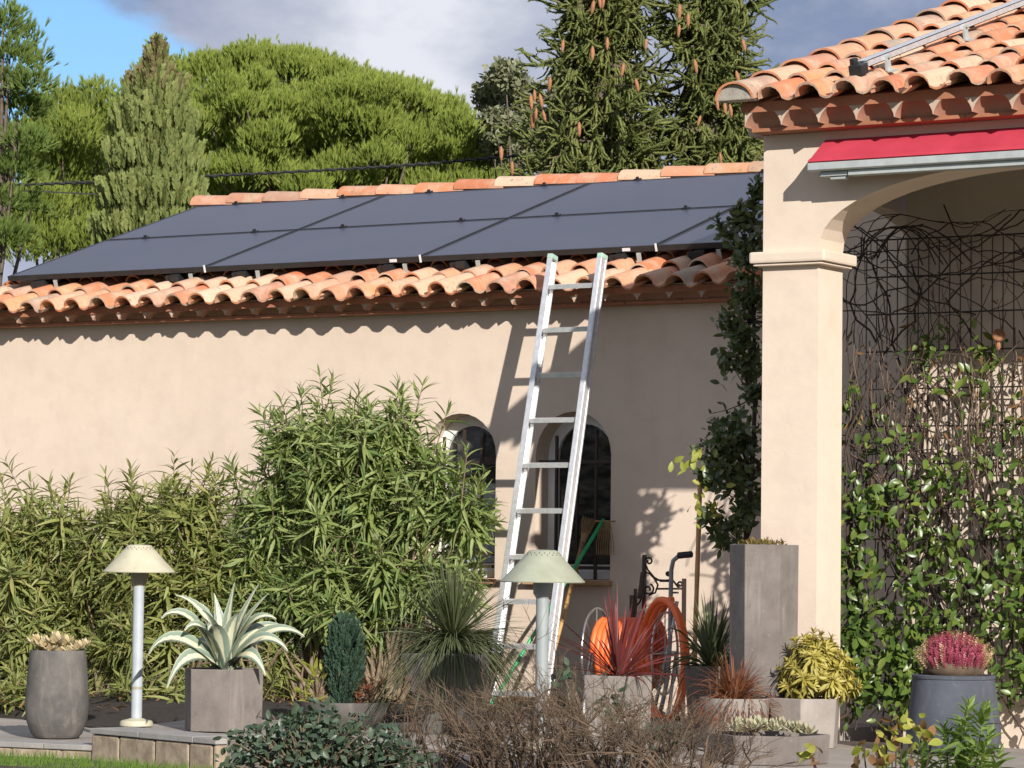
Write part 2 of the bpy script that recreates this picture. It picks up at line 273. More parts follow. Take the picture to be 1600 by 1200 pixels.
# ------------------------------------------------------------------ mesh builders
def link(name, me, parent=None, m=None, smooth=None):
    me.name = name; o = bpy.data.objects.new(name, me); COL.objects.link(o)
    if m is not None and not me.materials:
        for q in (m if isinstance(m, (list, tuple)) else [m]): me.materials.append(q)
    if smooth is not None:
        me.polygons.foreach_set('use_smooth', [True]*len(me.polygons))
        if smooth < 180: me.set_sharp_from_angle(angle=R_(smooth))
    if parent is not None:
        o.parent = parent
        o.matrix_parent_inverse = root_world(parent).inverted()
    return o
def root_world(o):
    mw = o.matrix_basis.copy()
    if o.parent is not None: mw = root_world(o.parent) @ o.matrix_parent_inverse @ mw
    return mw
def tag(o, label, cat, group=None, kind=None):
    o['label'] = label; o['category'] = cat
    if group: o['group'] = group
    if kind: o['kind'] = kind
    return o
def thing(name, label, cat, loc=(0, 0, 0), group=None):
    o = bpy.data.objects.new(name, None); COL.objects.link(o); o.location = tuple(float(v) for v in loc); o.empty_display_size = 0.1
    return tag(o, label, cat, group)
def inst(name, me, mat4, parent):
    o = bpy.data.objects.new(name, me); COL.objects.link(o)
    o.parent = parent; o.matrix_parent_inverse = root_world(parent).inverted(); o.matrix_basis = mat4
    return o
class MB:
    def __init__(s): s.v = []; s.f = []; s.mi = []; s.uv = []; s.cur = 0
    def add(s, vs, fs):
        b = len(s.v); s.v += [tuple(map(float, x)) for x in vs]
        for f in fs: s.f.append(tuple(b+i for i in f)); s.mi.append(s.cur)
        return b
    def box(s, c, d, mat=None):
        x, y, z = (q/2 for q in d)
        vs = [Vector((a*x, b*y, e*z)) for a in (-1, 1) for b in (-1, 1) for e in (-1, 1)]
        if mat is not None: vs = [mat @ q for q in vs]
        c = Vector([float(q) for q in c]); vs = [q+c for q in vs]
        s.add(vs, [(0, 1, 3, 2), (4, 6, 7, 5), (0, 4, 5, 1), (2, 3, 7, 6), (0, 2, 6, 4), (1, 5, 7, 3)])
    def box2(s, a, b): s.box([(p+q)/2 for p, q in zip(a, b)], [abs(q-p) for p, q in zip(a, b)])
    def tube(s, pts, r, n=6, cap=True):
        pts = [Vector([float(q) for q in p]) for p in pts]; m = len(pts)
        rs = r if isinstance(r, (list, tuple, np.ndarray)) else [r]*m
        vs = []; prev = None
        for i, p in enumerate(pts):
            d = (pts[min(i+1, m-1)]-pts[max(i-1, 0)])
            if d.length < 1e-9: d = Vector((0, 0, 1))
            d.normalize()
            if prev is None: a = d.orthogonal().normalized()
            else:
                a = prev - d*prev.dot(d)
                a = a.normalized() if a.length > 1e-6 else d.orthogonal().normalized()
            prev = a; bb = d.cross(a)
            for k in range(n):
                t = 2*math.pi*k/n; vs.append(p+(a*math.cos(t)+bb*math.sin(t))*rs[i])
        fs = []
        for i in range(m-1):
            for k in range(n): fs.append((i*n+k, i*n+(k+1) % n, (i+1)*n+(k+1) % n, (i+1)*n+k))
        if cap and n > 2: fs.append(tuple(range(n-1, -1, -1))); fs.append(tuple((m-1)*n+k for k in range(n)))
        s.add(vs, fs)
    def lathe(s, prof, c, n=40, axis=None, jit=0):
        vs = []; fs = []
        for r, z in prof:
            for k in range(n):
                t = 2*math.pi*k/n; vs.append(Vector((r*math.cos(t), r*math.sin(t), z)))
        if axis is not None:
            q = Vector((0, 0, 1)).rotation_difference(Vector(axis)); vs = [q @ v for v in vs]
        c = Vector([float(q) for q in c]); vs = [v+c for v in vs]
        for i in range(len(prof)-1):
            for k in range(n): fs.append((i*n+k, i*n+(k+1) % n, (i+1)*n+(k+1) % n, (i+1)*n+k))
        s.add(vs, fs)
    def prism(s, poly, a, b, plane='XZ'):
        n = len(poly); vs = []
        for e in (a, b):
            for (p, q) in poly: vs.append({'XZ': (p, e, q), 'YZ': (e, p, q), 'XY': (p, q, e)}[plane])
        fs = [tuple(range(n)), tuple(range(2*n-1, n-1, -1))]+[(i, n+i, n+(i+1) % n, (i+1) % n) for i in range(n)]
        s.add(vs, fs)
    def blade(s, pts, ws, side, fold=0.0, thick=0.0):
        """a strap leaf: points along it, half widths, the side vector"""
        pts = [Vector([float(q) for q in p]) for p in pts]; m = len(pts); vs = []; side = Vector([float(q) for q in side])
        for i, p in enumerate(pts):
            d = (pts[min(i+1, m-1)]-pts[max(i-1, 0)]).normalized()
            sd = side-d*side.dot(d); sd = sd.normalized() if sd.length > 1e-5 else d.orthogonal().normalized()
            nn = sd.cross(d)
            vs += [p-sd*ws[i]+nn*fold*ws[i], p, p+sd*ws[i]+nn*fold*ws[i]]
        fs = []
        for i in range(m-1):
            for k in (0, 1): fs.append((i*3+k, i*3+k+1, (i+1)*3+k+1, (i+1)*3+k))
        b = s.add(vs, fs); return b
    def build(s, name, m, parent=None, smooth=None, bevel=0, recalc=True):
        me = bpy.data.meshes.new(name); me.from_pydata(s.v, [], s.f)
        for q in (m if isinstance(m, (list, tuple)) else [m]): me.materials.append(q)
        if any(s.mi): me.polygons.foreach_set('material_index', s.mi)
        if recalc or bevel:
            bm = bmesh.new(); bm.from_mesh(me)
            if recalc: bmesh.ops.recalc_face_normals(bm, faces=bm.faces)
            if bevel: bmesh.ops.bevel(bm, geom=[e for e in bm.edges if len(e.link_faces) == 2 and e.calc_face_angle(0) > 0.6], offset=bevel, segments=2, affect='EDGES', profile=0.6)
            bm.to_mesh(me); bm.free()
        me.update()
        return link(name, me, parent, None, smooth)
def bez(p0, p1, p2, n):
    p0, p1, p2 = (np.array(p, float) for p in (p0, p1, p2))
    return [(1-t)**2*p0+2*t*(1-t)*p1+t*t*p2 for t in np.linspace(0, 1, n)]
def np_mesh(name, V, F):
    me = bpy.data.meshes.new(name); V = np.ascontiguousarray(V, dtype=np.float32); F = np.ascontiguousarray(F, dtype=np.int32)
    me.vertices.add(len(V)); me.vertices.foreach_set('co', V.ravel())
    k = F.shape[1]; me.loops.add(F.size); me.loops.foreach_set('vertex_index', F.ravel())
    me.polygons.add(len(F)); me.polygons.foreach_set('loop_start', np.arange(0, F.size, k, dtype=np.int32))
    me.update(calc_edges=True); return me
def leaf_tmpl(w, rows=4, fold=0.35, curve=0.25, peak=0.4):
    """unit leaf along +y: triangles (V, F)"""
    V = [(0, 0, 0)]; ts = np.linspace(0, 1, rows+2)[1:-1]; F = []
    for t in ts:
        ww = w*(math.sin(math.pi*(t**(math.log(0.5)/math.log(peak)))))**0.8; z = -curve*t*t
        V += [(-ww, t, z+fold*ww), (0, t, z), (ww, t, z+fold*ww)]
    V.append((0, 1, -curve)); e = len(V)-1
    F += [(0, 2, 1), (0, 3, 2)]
    for i in range(rows-1):
        a = 1+3*i; b = a+3
        F += [(a, a+1, b+1), (a, b+1, b), (a+1, a+2, b+2), (a+1, b+2, b+1)]
    a = 1+3*(rows-1); F += [(a, a+1, e), (a+1, a+2, e)]
    return np.array(V, float), np.array(F)
def nrm(a): return a/np.maximum(np.linalg.norm(a, axis=-1, keepdims=True), 1e-9)
def frames(D, Nn):
    D = nrm(D); X = nrm(np.cross(D, Nn)); Z = np.cross(X, D); return np.stack([X, D, Z], axis=-1)
def scatter(name, parent, tm, P, D, Nn, Sc, m, parts=0, part=None, stuff=True):
    """many copies of a template; the ones that show largest become separate part objects, the rest one joined part"""
    P = np.asarray(P, float); D = np.asarray(D, float); Sc = np.asarray(Sc, float); Nn = np.asarray(Nn, float)
    if Nn.ndim == 1: Nn = np.tile(Nn, (len(P), 1))
    R = frames(D, Nn); tv, tf = tm
    keep = np.ones(len(P), bool)
    if parts:
        px, py, z = pix(P+D/np.maximum(np.linalg.norm(D, axis=1, keepdims=True), 1e-9)*Sc[:, None]*0.5)
        order = np.argsort(z); seen = set(); pick = []
        for i in order:
            if px[i] < -5 or px[i] > 1605 or py[i] < -5 or py[i] > 1205: continue
            c = (int(px[i]//9), int(py[i]//9))
            if c in seen: continue
            seen.add(c); pick.append(i)
        pick = sorted(pick, key=lambda i: -Sc[i]/z[i])[:parts]
        if len(P) <= parts: pick = list(range(len(P)))
        me = np_mesh(part, tv, tf); me.materials.append(m); me.polygons.foreach_set('use_smooth', [True]*len(me.polygons))
        pinv = root_world(parent).inverted()
        for i in pick:
            keep[i] = False
            r = R[i]*Sc[i]
            o = bpy.data.objects.new(part, me); COL.objects.link(o); o.parent = parent; o.matrix_parent_inverse = pinv
            o.matrix_basis = Matrix(((*r[0], P[i][0]), (*r[1], P[i][1]), (*r[2], P[i][2]), (0, 0, 0, 1)))
    if keep.any():
        P, R, Sc = P[keep], R[keep], Sc[keep]
        V = P[:, None, :]+Sc[:, None, None]*np.einsum('nij,vj->nvi', R, tv)
        F = tf[None]+(np.arange(len(P))*len(tv))[:, None, None]
        me = np_mesh(name, V.reshape(-1, 3), F.reshape(-1, tf.shape[1]))
        me.polygons.foreach_set('use_smooth', [True]*len(me.polygons))
        o = link(name, me, parent, m)
        if stuff: o['kind'] = 'stuff'
        return o
def rdir(n):
    return nrm(rng.normal(size=(n, 3)))
TOCAM = -np.array([FW[0], FW[1], 0])/math.hypot(FW[0], FW[1])
RH = np.array([_r[0], _r[1], 0.0])
ZV = np.array([0, 0, 1.0])
def loc2(c, right, toward, up): return np.array(c)+RH*right+TOCAM*toward+ZV*up

# ================================================================== GROUND
def struct(o): o['kind'] = 'structure'; return o
mb = MB(); mb.add([(-900, -900, -0.16), (900, -900, -0.16), (900, 900, -0.16), (-900, 900, -0.16)], [(0, 1, 2, 3)])
struct(mb.build('lawn', M['lawn']))
E1, E2 = atz(145, 1139, 0), atz(430, 1164, 0)                     # front edge of the raised terrace
ed = (E2-E1)/np.linalg.norm(E2-E1)
EL = E1; ER = E1+ed*1.15
side = np.array([-ed[1], ed[0], 0])
if side[1] < 0: side = -side
# left strip one step lower
A0, A1 = atz(-60, 1157, -0.09), atz(150, 1166, -0.09)
mb = MB(); mb.prism([(A0[0], A0[1]), (A1[0], A1[1]), (EL[0]+0.3, 0.02), (-6.5, 0.02), (-6.5, A0[1]+1.0)], -0.30, -0.094, 'XY'); struct(mb.build('lower_terrace', M['paving']))
ter = MB(); ter.prism([(EL[0]+ed[0]*0.06+side[0]*.05, EL[1]+ed[1]*0.06+side[1]*.05), (ER[0]+side[0]*.05, ER[1]+side[1]*.05), tuple(atz(700, 1188, 0)[:2]), tuple(atz(1100, 1224, 0)[:2]), tuple(atz(1720, 1224, 0)[:2]), (14, -4.5), (14, -2.05), (3.3, -2.05), (3.3, 0.02), (EL[0]+ed[0]*0.06-1.1, 0.02)], -0.35, -0.002, 'XY')
struct(ter.build('terrace', M['paving']))
mb = MB(); mb.box2((3.3, -2.05, -0.3), (14, 0.02, -0.09)); struct(mb.build('porch_floor', M['paving']))
def edging(a, b, z, zb, wst, nst, name, cop):
    """coping slabs over rough edging stones, each its own piece"""
    d = (b-a); Lg = np.linalg.norm(d); d = d/Lg; nrm_ = np.array([d[1], -d[0], 0])
    root = bpy.data.objects.new(name, None); COL.objects.link(root); root.location = tuple(a); root['kind'] = 'structure'
    ang = math.atan2(d[1], d[0]); rot = Matrix.Rotation(ang, 3, 'Z')
    x = 0; i = 0
    while x < Lg-0.02:
        ll = min(wst*random.uniform(0.65, 1.35), Lg-x); c = a+d*(x+ll/2)-nrm_*0.035
        q = MB(); q.box((c[0], c[1], (z-0.028+zb)/2), (ll-0.012, 0.09+random.uniform(0, .012), z-0.03-zb), rot)
        o = q.build('edging_stone', M['edge'], root, bevel=0.012); x += ll
    x = 0
    while x < Lg-0.02:
        ll = min(cop*random.uniform(0.9, 1.1), Lg-x); c = a+d*(x+ll/2)-nrm_*0.11
        q = MB(); q.box((c[0], c[1], z-0.011), (ll-0.006, 0.26, 0.028+random.uniform(0, .003)), rot)
        q.build('coping_slab', M['coping'], root, bevel=0.004); x += ll
    return root
edging(EL, ER, 0.003, -0.2, 0.30, 6, 'terrace_edging', 0.5)
edging(A0, A1, -0.088, -0.22, 0.30, 6, 'lower_terrace_edging', 0.5)
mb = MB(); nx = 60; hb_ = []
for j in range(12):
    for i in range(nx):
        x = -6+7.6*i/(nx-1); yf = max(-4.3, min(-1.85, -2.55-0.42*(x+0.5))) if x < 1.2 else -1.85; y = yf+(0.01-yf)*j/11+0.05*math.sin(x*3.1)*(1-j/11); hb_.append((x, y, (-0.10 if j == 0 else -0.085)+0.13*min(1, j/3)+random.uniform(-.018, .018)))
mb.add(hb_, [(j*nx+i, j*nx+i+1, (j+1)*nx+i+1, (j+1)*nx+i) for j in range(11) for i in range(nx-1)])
struct(mb.build('hedge_bed', M['bed'], smooth=180))  # dark soil strip widened forward in place of hedge shade
mb = MB(); nx = 46; pts = []
bx0, bx1, by0, by1 = ER[0]-0.9, 9.0, -8.5, -4.75
ys = np.linspace(0, 1, 18); xs = np.linspace(bx0, bx1, nx); bed = []
for j, ty in enumerate(ys):
    for x in xs:
        ytop = ER[1]-0.12-0.0*(x) if x < ER[0]+0.3 else min(ER[1]-0.9, -5.2)
        y = by0+(ytop-by0)*ty; bed.append((x, y, -0.15+0.05*math.sin(math.pi*ty)+random.uniform(-.012, .012)))
mb.add(bed, [(j*nx+i, j*nx+i+1, (j+1)*nx+i+1, (j+1)*nx+i) for j in range(17) for i in range(nx-1)])
struct(mb.build('flower_bed', M['soil'], smooth=180))
# grass blades on the visible corner of the lawn
n = 5200; gp = []
for _ in range(n):
    px_ = random.uniform(-40, 420); py_ = random.uniform(1176, 1235); p = atz(px_, py_, -0.16); gp.append(p)
gp = np.array(gp); gd = np.tile(ZV, (n, 1))+rng.normal(size=(n, 3))*0.35; gd[:, 2] = np.abs(gd[:, 2])+0.2
gt = (np.array([(-0.05, 0, 0), (0.05, 0, 0), (0.0, 1, -0.15)]), np.array([(0, 1, 2)]))
o = scatter('grass', None, gt, gp, gd, TOCAM, rng.uniform(0.025, 0.06, n), M['grass'])
tag(o, 'short green lawn grass in front of the stone terrace edge', 'grass', kind='stuff')

# ================================================================== TILES
def tile_mesh(pitch, ln, name='roof_tile', r=None, n=7):
    """one clay tile: a barrel and a shallow channel, thick lip, narrower at the upper end"""
    r = r or pitch*0.325; th = 0.012; vs = []; fs = []
    def prof(rr, z0):
        p = []
        for i in range(n+1):
            a = math.pi*(1-i/n); p.append((rr*math.cos(a), z0+rr*0.92*math.sin(a)))
        cw = pitch-2*rr
        for i in range(1, 4): u = i/4; p.append((rr+cw*u, z0-0.014*math.sin(math.pi*u)))
        p.append((pitch-rr+0.012, z0+0.012*1.0)); return p
    rows = [prof(r, 0.020), prof(r-0.002, 0.012), prof(r-0.006, 0.0)]; ysr = [0, ln*0.5, ln]; m_ = len(rows[0])
    for d in (0, -th):
        for pr, y in zip(rows, ysr):
            for (x, z) in pr:
                k = 1.0
                vs.append((x*(1+d*4 if abs(x) <= r and z > 0.02 else 1), y, z+d))
    for j in range(2):
        for i in range(m_-1):
            a = j*m_+i; fs.append((a, a+1, a+m_+1, a+m_)); b_ = a+3*m_; fs.append((b_, b_+m_, b_+m_+1, b_+1))
    for i in range(m_-1): fs.append((i, i+3*m_, i+1+3*m_, i+1)); a = 2*m_+i; fs.append((a, a+1, a+1+3*m_, a+3*m_))
    for j in range(2):
        a = j*m_; fs.append((a, a+m_, a+4*m_, a+3*m_)); a = j*m_+m_-1; fs.append((a, a+3*m_, a+4*m_, a+m_))
    me = bpy.data.meshes.new(name); me.from_pydata(vs, [], fs); me.materials.append(M['tile'])
    me.polygons.foreach_set('use_smooth', [True]*len(me.polygons)); me.set_sharp_from_angle(angle=R_(50)); me.update(); return me
def halfround(r0, r1, ln, name, n=10, th=0.013, sq=0.9):
    vs = []; fs = []
    for d in (0, th):
        for (rr, y, dz) in ((r0, 0, 0.016), (r1, ln, 0.0)):
            for i in range(n+1):
                a = math.pi*i/n; vs.append(((rr-d)*math.cos(a), y, dz+(rr-d)*sq*math.sin(a)))
    k = n+1
    for i in range(n):
        fs += [(i, i+1, k+i+1, k+i), (2*k+i, 3*k+i, 3*k+i+1, 2*k+i+1), (i, 2*k+i, 2*k+i+1, i+1), (k+i, k+i+1, 3*k+i+1, 3*k+i)]
    fs += [(0, k, 3*k, 2*k), (n, 2*k+n, 3*k+n, k+n)]
    me = bpy.data.meshes.new(name); me.from_pydata(vs, [], fs); me.materials.append(M['tile'])
    me.polygons.foreach_set('use_smooth', [True]*len(me.polygons)); me.set_sharp_from_angle(angle=R_(50)); me.update(); return me
def slope_mat(x, y, z, sl, yaw=0, roll=0):
    return Matrix.Translation((x, y, z)) @ Matrix.Rotation(sl, 4, 'X') @ Matrix.Rotation(yaw, 4, 'Z') @ Matrix.Rotation(roll, 4, 'Y')
def bulk_tiles(me, mats, name, parent):
    n = len(me.vertices); c = np.empty(n*3, np.float32); me.vertices.foreach_get('co', c); c = c.reshape(-1, 3)
    F = np.array([list(p.vertices) for p in me.polygons]); Vs = []; Fs = []
    for i, mt in enumerate(mats):
        a = np.array(mt); Vs.append(c@a[:3, :3].T+a[:3, 3]); Fs.append(F+i*n)
    m2 = np_mesh(name, np.concatenate(Vs), np.concatenate(Fs)); m2.polygons.foreach_set('use_smooth', [True]*len(m2.polygons))
    o = link(name, m2, parent, M['tile']); m2.set_sharp_from_angle(angle=R_(50)); o['kind'] = 'stuff'; return o

def genoise(root, x0, x1, y, zb, h, ov, pitch, first):
    """a row of clay half tiles bedded in mortar over a flat clay course, under the eave (front of the wall at y)"""
    n = int((x1-x0)/pitch); r = pitch*0.49
    x = x0
    while x < x1-0.01:
        ll = min(0.40, x1-x); q = MB(); q.box2((x+0.002, y-(ov-0.085), zb), (x+ll-0.002, y-0.001, zb+0.020)); q.build('cornice_slab', M['terra'], root, bevel=0.003); x += ll
    ns = 12; me = None
    for i in range(n):
        cx = x0+(i+0.5)*pitch
        if me is None:
            vs = []; fs = []; k = ns+1; rows_ = 5
            for d in (0.0, 0.008):
                for j in range(rows_):
                    t = j/(rows_-1); hh = (h-0.020)*math.sqrt(max(0.0, 1-t**1.8))+0.002
                    for q_ in range(ns+1):
                        a = math.pi*q_/ns; vs.append((r*math.cos(a), -ov+0.0125+0.085*t, hh*max(0, math.sin(a))**1.3-0.002+d))
            o2 = rows_*k
            for j in range(rows_-1):
                for q_ in range(ns):
                    a = j*k+q_; fs.append((a, a+1, a+k+1, a+k)); fs.append((o2+a, o2+a+k, o2+a+k+1, o2+a+1))
            for q_ in range(ns): fs.append((q_, o2+q_, o2+q_+1, q_+1))
            me = bpy.data.meshes.new('cornice_tile'); me.from_pydata(vs, [], fs); me.materials.append(M['cornice'])
            me.polygons.foreach_set('use_smooth', [True]*len(me.polygons)); me.set_sharp_from_angle(angle=R_(60))
        inst('cornice_tile', me, Matrix.Translation((cx, y, zb+0.022)), root)
    q = MB(); top = zb+h+0.03
    for i in range(n):
        cx = x0+(i+0.5)*pitch; cur = []
        prof = [(-pitch/2, -0.002)]+[(r*math.cos(math.pi*(1-k/ns)), (h-0.018)*max(0, math.sin(math.pi*k/ns))**1.3) for k in range(ns+1)]+[(pitch/2, -0.002)]
        vs = []
        for (px_, pz) in prof: vs += [(cx+px_, y-ov+0.012, zb+0.022+pz), (cx+px_, y-ov+0.012, top), (cx+px_, y-0.02, zb+0.022+pz-0.01*(pz > 0.001))]
        m_ = len(prof); fs = []
        for k in range(m_-1): fs += [(3*k, 3*k+3, 3*k+4, 3*k+1), (3*k, 3*k+2, 3*k+5, 3*k+3)]
        q.add(vs, fs)
    q.cur = 0
    q.add([(x0, y-ov+0.012, top), (x1, y-ov+0.012, top), (x1, y+0.1, top), (x0, y+0.1, top)], [(0, 1, 2, 3)])
    q.build('cornice_mortar', [M['mortar'], M['cornfill']], root)

# ================================================================== LONG BUILDING
SL = R_(18.2); TS = math.tan(SL); CS, SS = math.cos(SL), math.sin(SL)
XL, XR = -3.93, 2.50
lb = thing('low_building', 'long low beige rendered building with a clay tile roof carrying solar panels', 'building', (0, 0, 0))
def arch_loop(cx, hw, z0, z1, n=14):
    zs = z1-hw; p = [(cx-hw, z0), (cx+hw, z0)]
    for i in range(n+1):
        a = math.pi*i/n; p.append((cx+hw*math.cos(a), zs+hw*math.sin(a)))
    return p
def wall_holes(outer, holes, y0, y1, name, m, parent, plane='XZ'):
    bm = bmesh.new()
    def pt(p, e): return (p[0], e, p[1]) if plane == 'XZ' else (e, p[0], p[1])
    for y in (y0, y1):
        edges = []
        for lp in [outer]+holes:
            vs = [bm.verts.new(pt(p, y)) for p in lp]
            for i in range(len(vs)): edges.append(bm.edges.new((vs[i], vs[(i+1) % len(vs)])))
        bmesh.ops.triangle_fill(bm, edges=edges, use_beauty=True)
    for lp in [outer]+holes:
        a = [bm.verts.new(pt(p, y0)) for p in lp]; b_ = [bm.verts.new(pt(p, y1)) for p in lp]
        for i in range(len(lp)):
            j = (i+1) % len(lp); bm.faces.new((a[i], a[j], b_[j], b_[i]))
    bmesh.ops.remove_doubles(bm, verts=bm.verts, dist=1e-5); bmesh.ops.recalc_face_normals(bm, faces=bm.faces)
    me = bpy.data.meshes.new(name); bm.to_mesh(me); bm.free()
    return link(name, me, parent, m, None)
WB = (0.976, 0.271); WAx = at(775, 720, 0)[0]-0.271
Z0, Z1 = 0.79, 1.83
wall_holes([(XL+0.12, -0.3), (3.38, -0.3), (3.38, 2.52), (XL+0.12, 2.52)], [arch_loop(WB[0], WB[1], Z0, Z1), arch_loop(WAx, 0.271, Z0, Z1)], 0.0, 0.30, 'wall', M['wall'], lb)
for (a, b_) in (((XL+0.12, 0.3, -0.3), (XL+0.4, 5.2, 2.6)), ((XL+0.12, 5.2, -0.3), (XR, 5.5, 2.6))):
    q = MB(); q.box2(a, b_); q.build('wall', M['wall'], lb)
q = MB(); q.prism([(0.02, 2.53), (5.4, 2.53), (2.6, 2.53+2.6*TS-0.02)], XL+0.121, XL+0.40, 'YZ'); q.build('gable', M['wall'], lb)
q = MB(); q.box2((XL+0.2, 0.31, -0.2), (XR, 5.1, -0.05)); q.build('floor', M['conc_d'], lb)
genoise(lb, XL+0.12, XR, 0.0, 2.472, 0.082, 0.19, 0.222, 0)
EZ = 2.585; EY = -0.30                       # tile plane at the eave edge
def roofz(y): return EZ+(y-EY)*TS
q = MB(); q.prism([(EY+0.11, roofz(EY+0.11)-0.05), (2.6, roofz(2.6)-0.05), (5.7, roofz(2.6)-0.05-3.1*TS), (5.7, roofz(2.6)-0.09-3.1*TS), (2.6, roofz(2.6)-0.09), (EY+0.11, roofz(EY+0.11)-0.09)], XL, XR, 'YZ'); q.build('roof_deck', M['terra'], lb)
PT = 0.21; TL = 0.40; EX = 0.345
tm_ = tile_mesh(PT, TL); ncol = int((XR-XL)/PT); bulk = []
nrow = 9
for rI in range(nrow):
    for c in range(ncol):
        s = rI*EX; y = EY+s*CS; x = XL+PT*(c+0.5)
        mt = slope_mat(x+random.gauss(0, .005), y+random.gauss(0, .012), EZ+s*SS-0.03+random.gauss(0, .004), SL-0.02+random.gauss(0, .012), random.gauss(0, .022), random.gauss(0, .03))
        if rI in (0, 1, 2, nrow-1): inst('roof_tile', tm_, mt, lb)
        else: bulk.append(mt)
bulk_tiles(tm_, bulk, 'covered_roof_tiles', lb)
back = []
for rI in range(9):
    for c in range(ncol):
        s = rI*EX; back.append(Matrix.Translation((XL+PT*(c+0.5), 5.6-s*CS, roofz(2.6)-3.0*TS+s*SS-0.03)) @ Matrix.Rotation(math.pi, 4, 'Z') @ Matrix.Rotation(SL-0.02, 4, 'X'))
bulk_tiles(tm_, back, 'back_roof_tiles', lb)
rm = halfround(0.115, 0.105, 0.42, 'ridge_tile', sq=0.75); x = XL-0.03
rz = roofz(2.62)+0.045
while x < XR:
    inst('ridge_tile', rm, Matrix.Translation((x, 2.62, rz+random.gauss(0, .004))) @ Matrix.Rotation(-math.pi/2+random.gauss(0, .012), 4, 'Z') @ Matrix.Rotation(random.gauss(0, .01), 4, 'X'), lb); x += 0.345
q = MB(); q.tube([(XL-0.02, 2.62, rz-0.02), (XR, 2.62, rz-0.02)], 0.092, 8); q.build('ridge_mortar', M['mortar'], lb)
vm = halfround(0.075, 0.068, 0.42, 'verge_tile', sq=0.8)
for rI in range(9):
    s = rI*EX+0.02; inst('verge_tile', vm, slope_mat(XL+0.02, EY+s*CS, EZ+s*SS-0.035, SL-0.02), lb)

def window(cx, hw, z0, z1, withbars):
    wd = MB(); f0, f1 = 0.15, 0.21; o_ = arch_loop(cx, hw-0.002, z0+0.002, z1-0.002); i_ = arch_loop(cx, hw-0.072, z0+0.095, z1-0.072)
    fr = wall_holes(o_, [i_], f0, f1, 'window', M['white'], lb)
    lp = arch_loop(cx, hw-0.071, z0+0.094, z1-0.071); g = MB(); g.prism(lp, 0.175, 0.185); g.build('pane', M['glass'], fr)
    g = MB(); g.box2((cx-hw+0.02, 0.10, z0+0.004), (cx+hw-0.02, 0.149, z0+0.05)); g.build('window_rail', M['white'], fr, bevel=0.004)
    for (a, b_) in ((-hw+0.002, -hw*0.28), (-hw*0.27, hw*0.42), (hw*0.43, hw-0.002)):
        g = MB(); g.box2((cx+a-(0.06 if a < -hw*0.5 else 0), -0.055, z0-0.032), (cx+b_+(0.02 if b_ > hw*.5 else 0), 0.0 if True else 0, z0-0.002)); g.build('sill_tile', M['sillt'], fr, bevel=0.004)
    g = MB(); g.box2((cx-hw+0.002, 0.001, z0-0.001), (cx+hw-0.002, 0.149, z0+0.003)); g.build('sill', M['sillt'], fr)
    wfr = fr
    for xx in ((-0.15, 0.0, 0.135) if withbars else (-0.13, 0.02, 0.15)):
        zt = z1-hw+math.sqrt(max(hw*hw-xx*xx, 0))-0.10 if withbars else z1-0.12
        g = MB(); g.box2((cx+xx-0.008, 0.045, z0+0.004), (cx+xx+0.008, 0.061, zt)); g.build('window_bar', M['iron'], fr)
    for zz in (z0+0.075, z0+0.155, z0+0.73):
        g = MB(); g.box2((cx-hw+0.001, 0.040, zz-0.011), (cx+hw-0.001, 0.0449, zz+0.011)); g.build('window_bar', M['iron'], fr)
    return fr
window(WB[0], WB[1], Z0, Z1, True)
wa_ = window(WAx, 0.271, Z0, Z1, True)
q = MB(); q.box2((WAx-0.19, 0.168, Z0+0.1), (WAx+0.19, 0.1745, Z0+0.60)); q.build('curtain_panel', M['curtain'], wa_)  # pale panel over the glass, standing in for a curtain

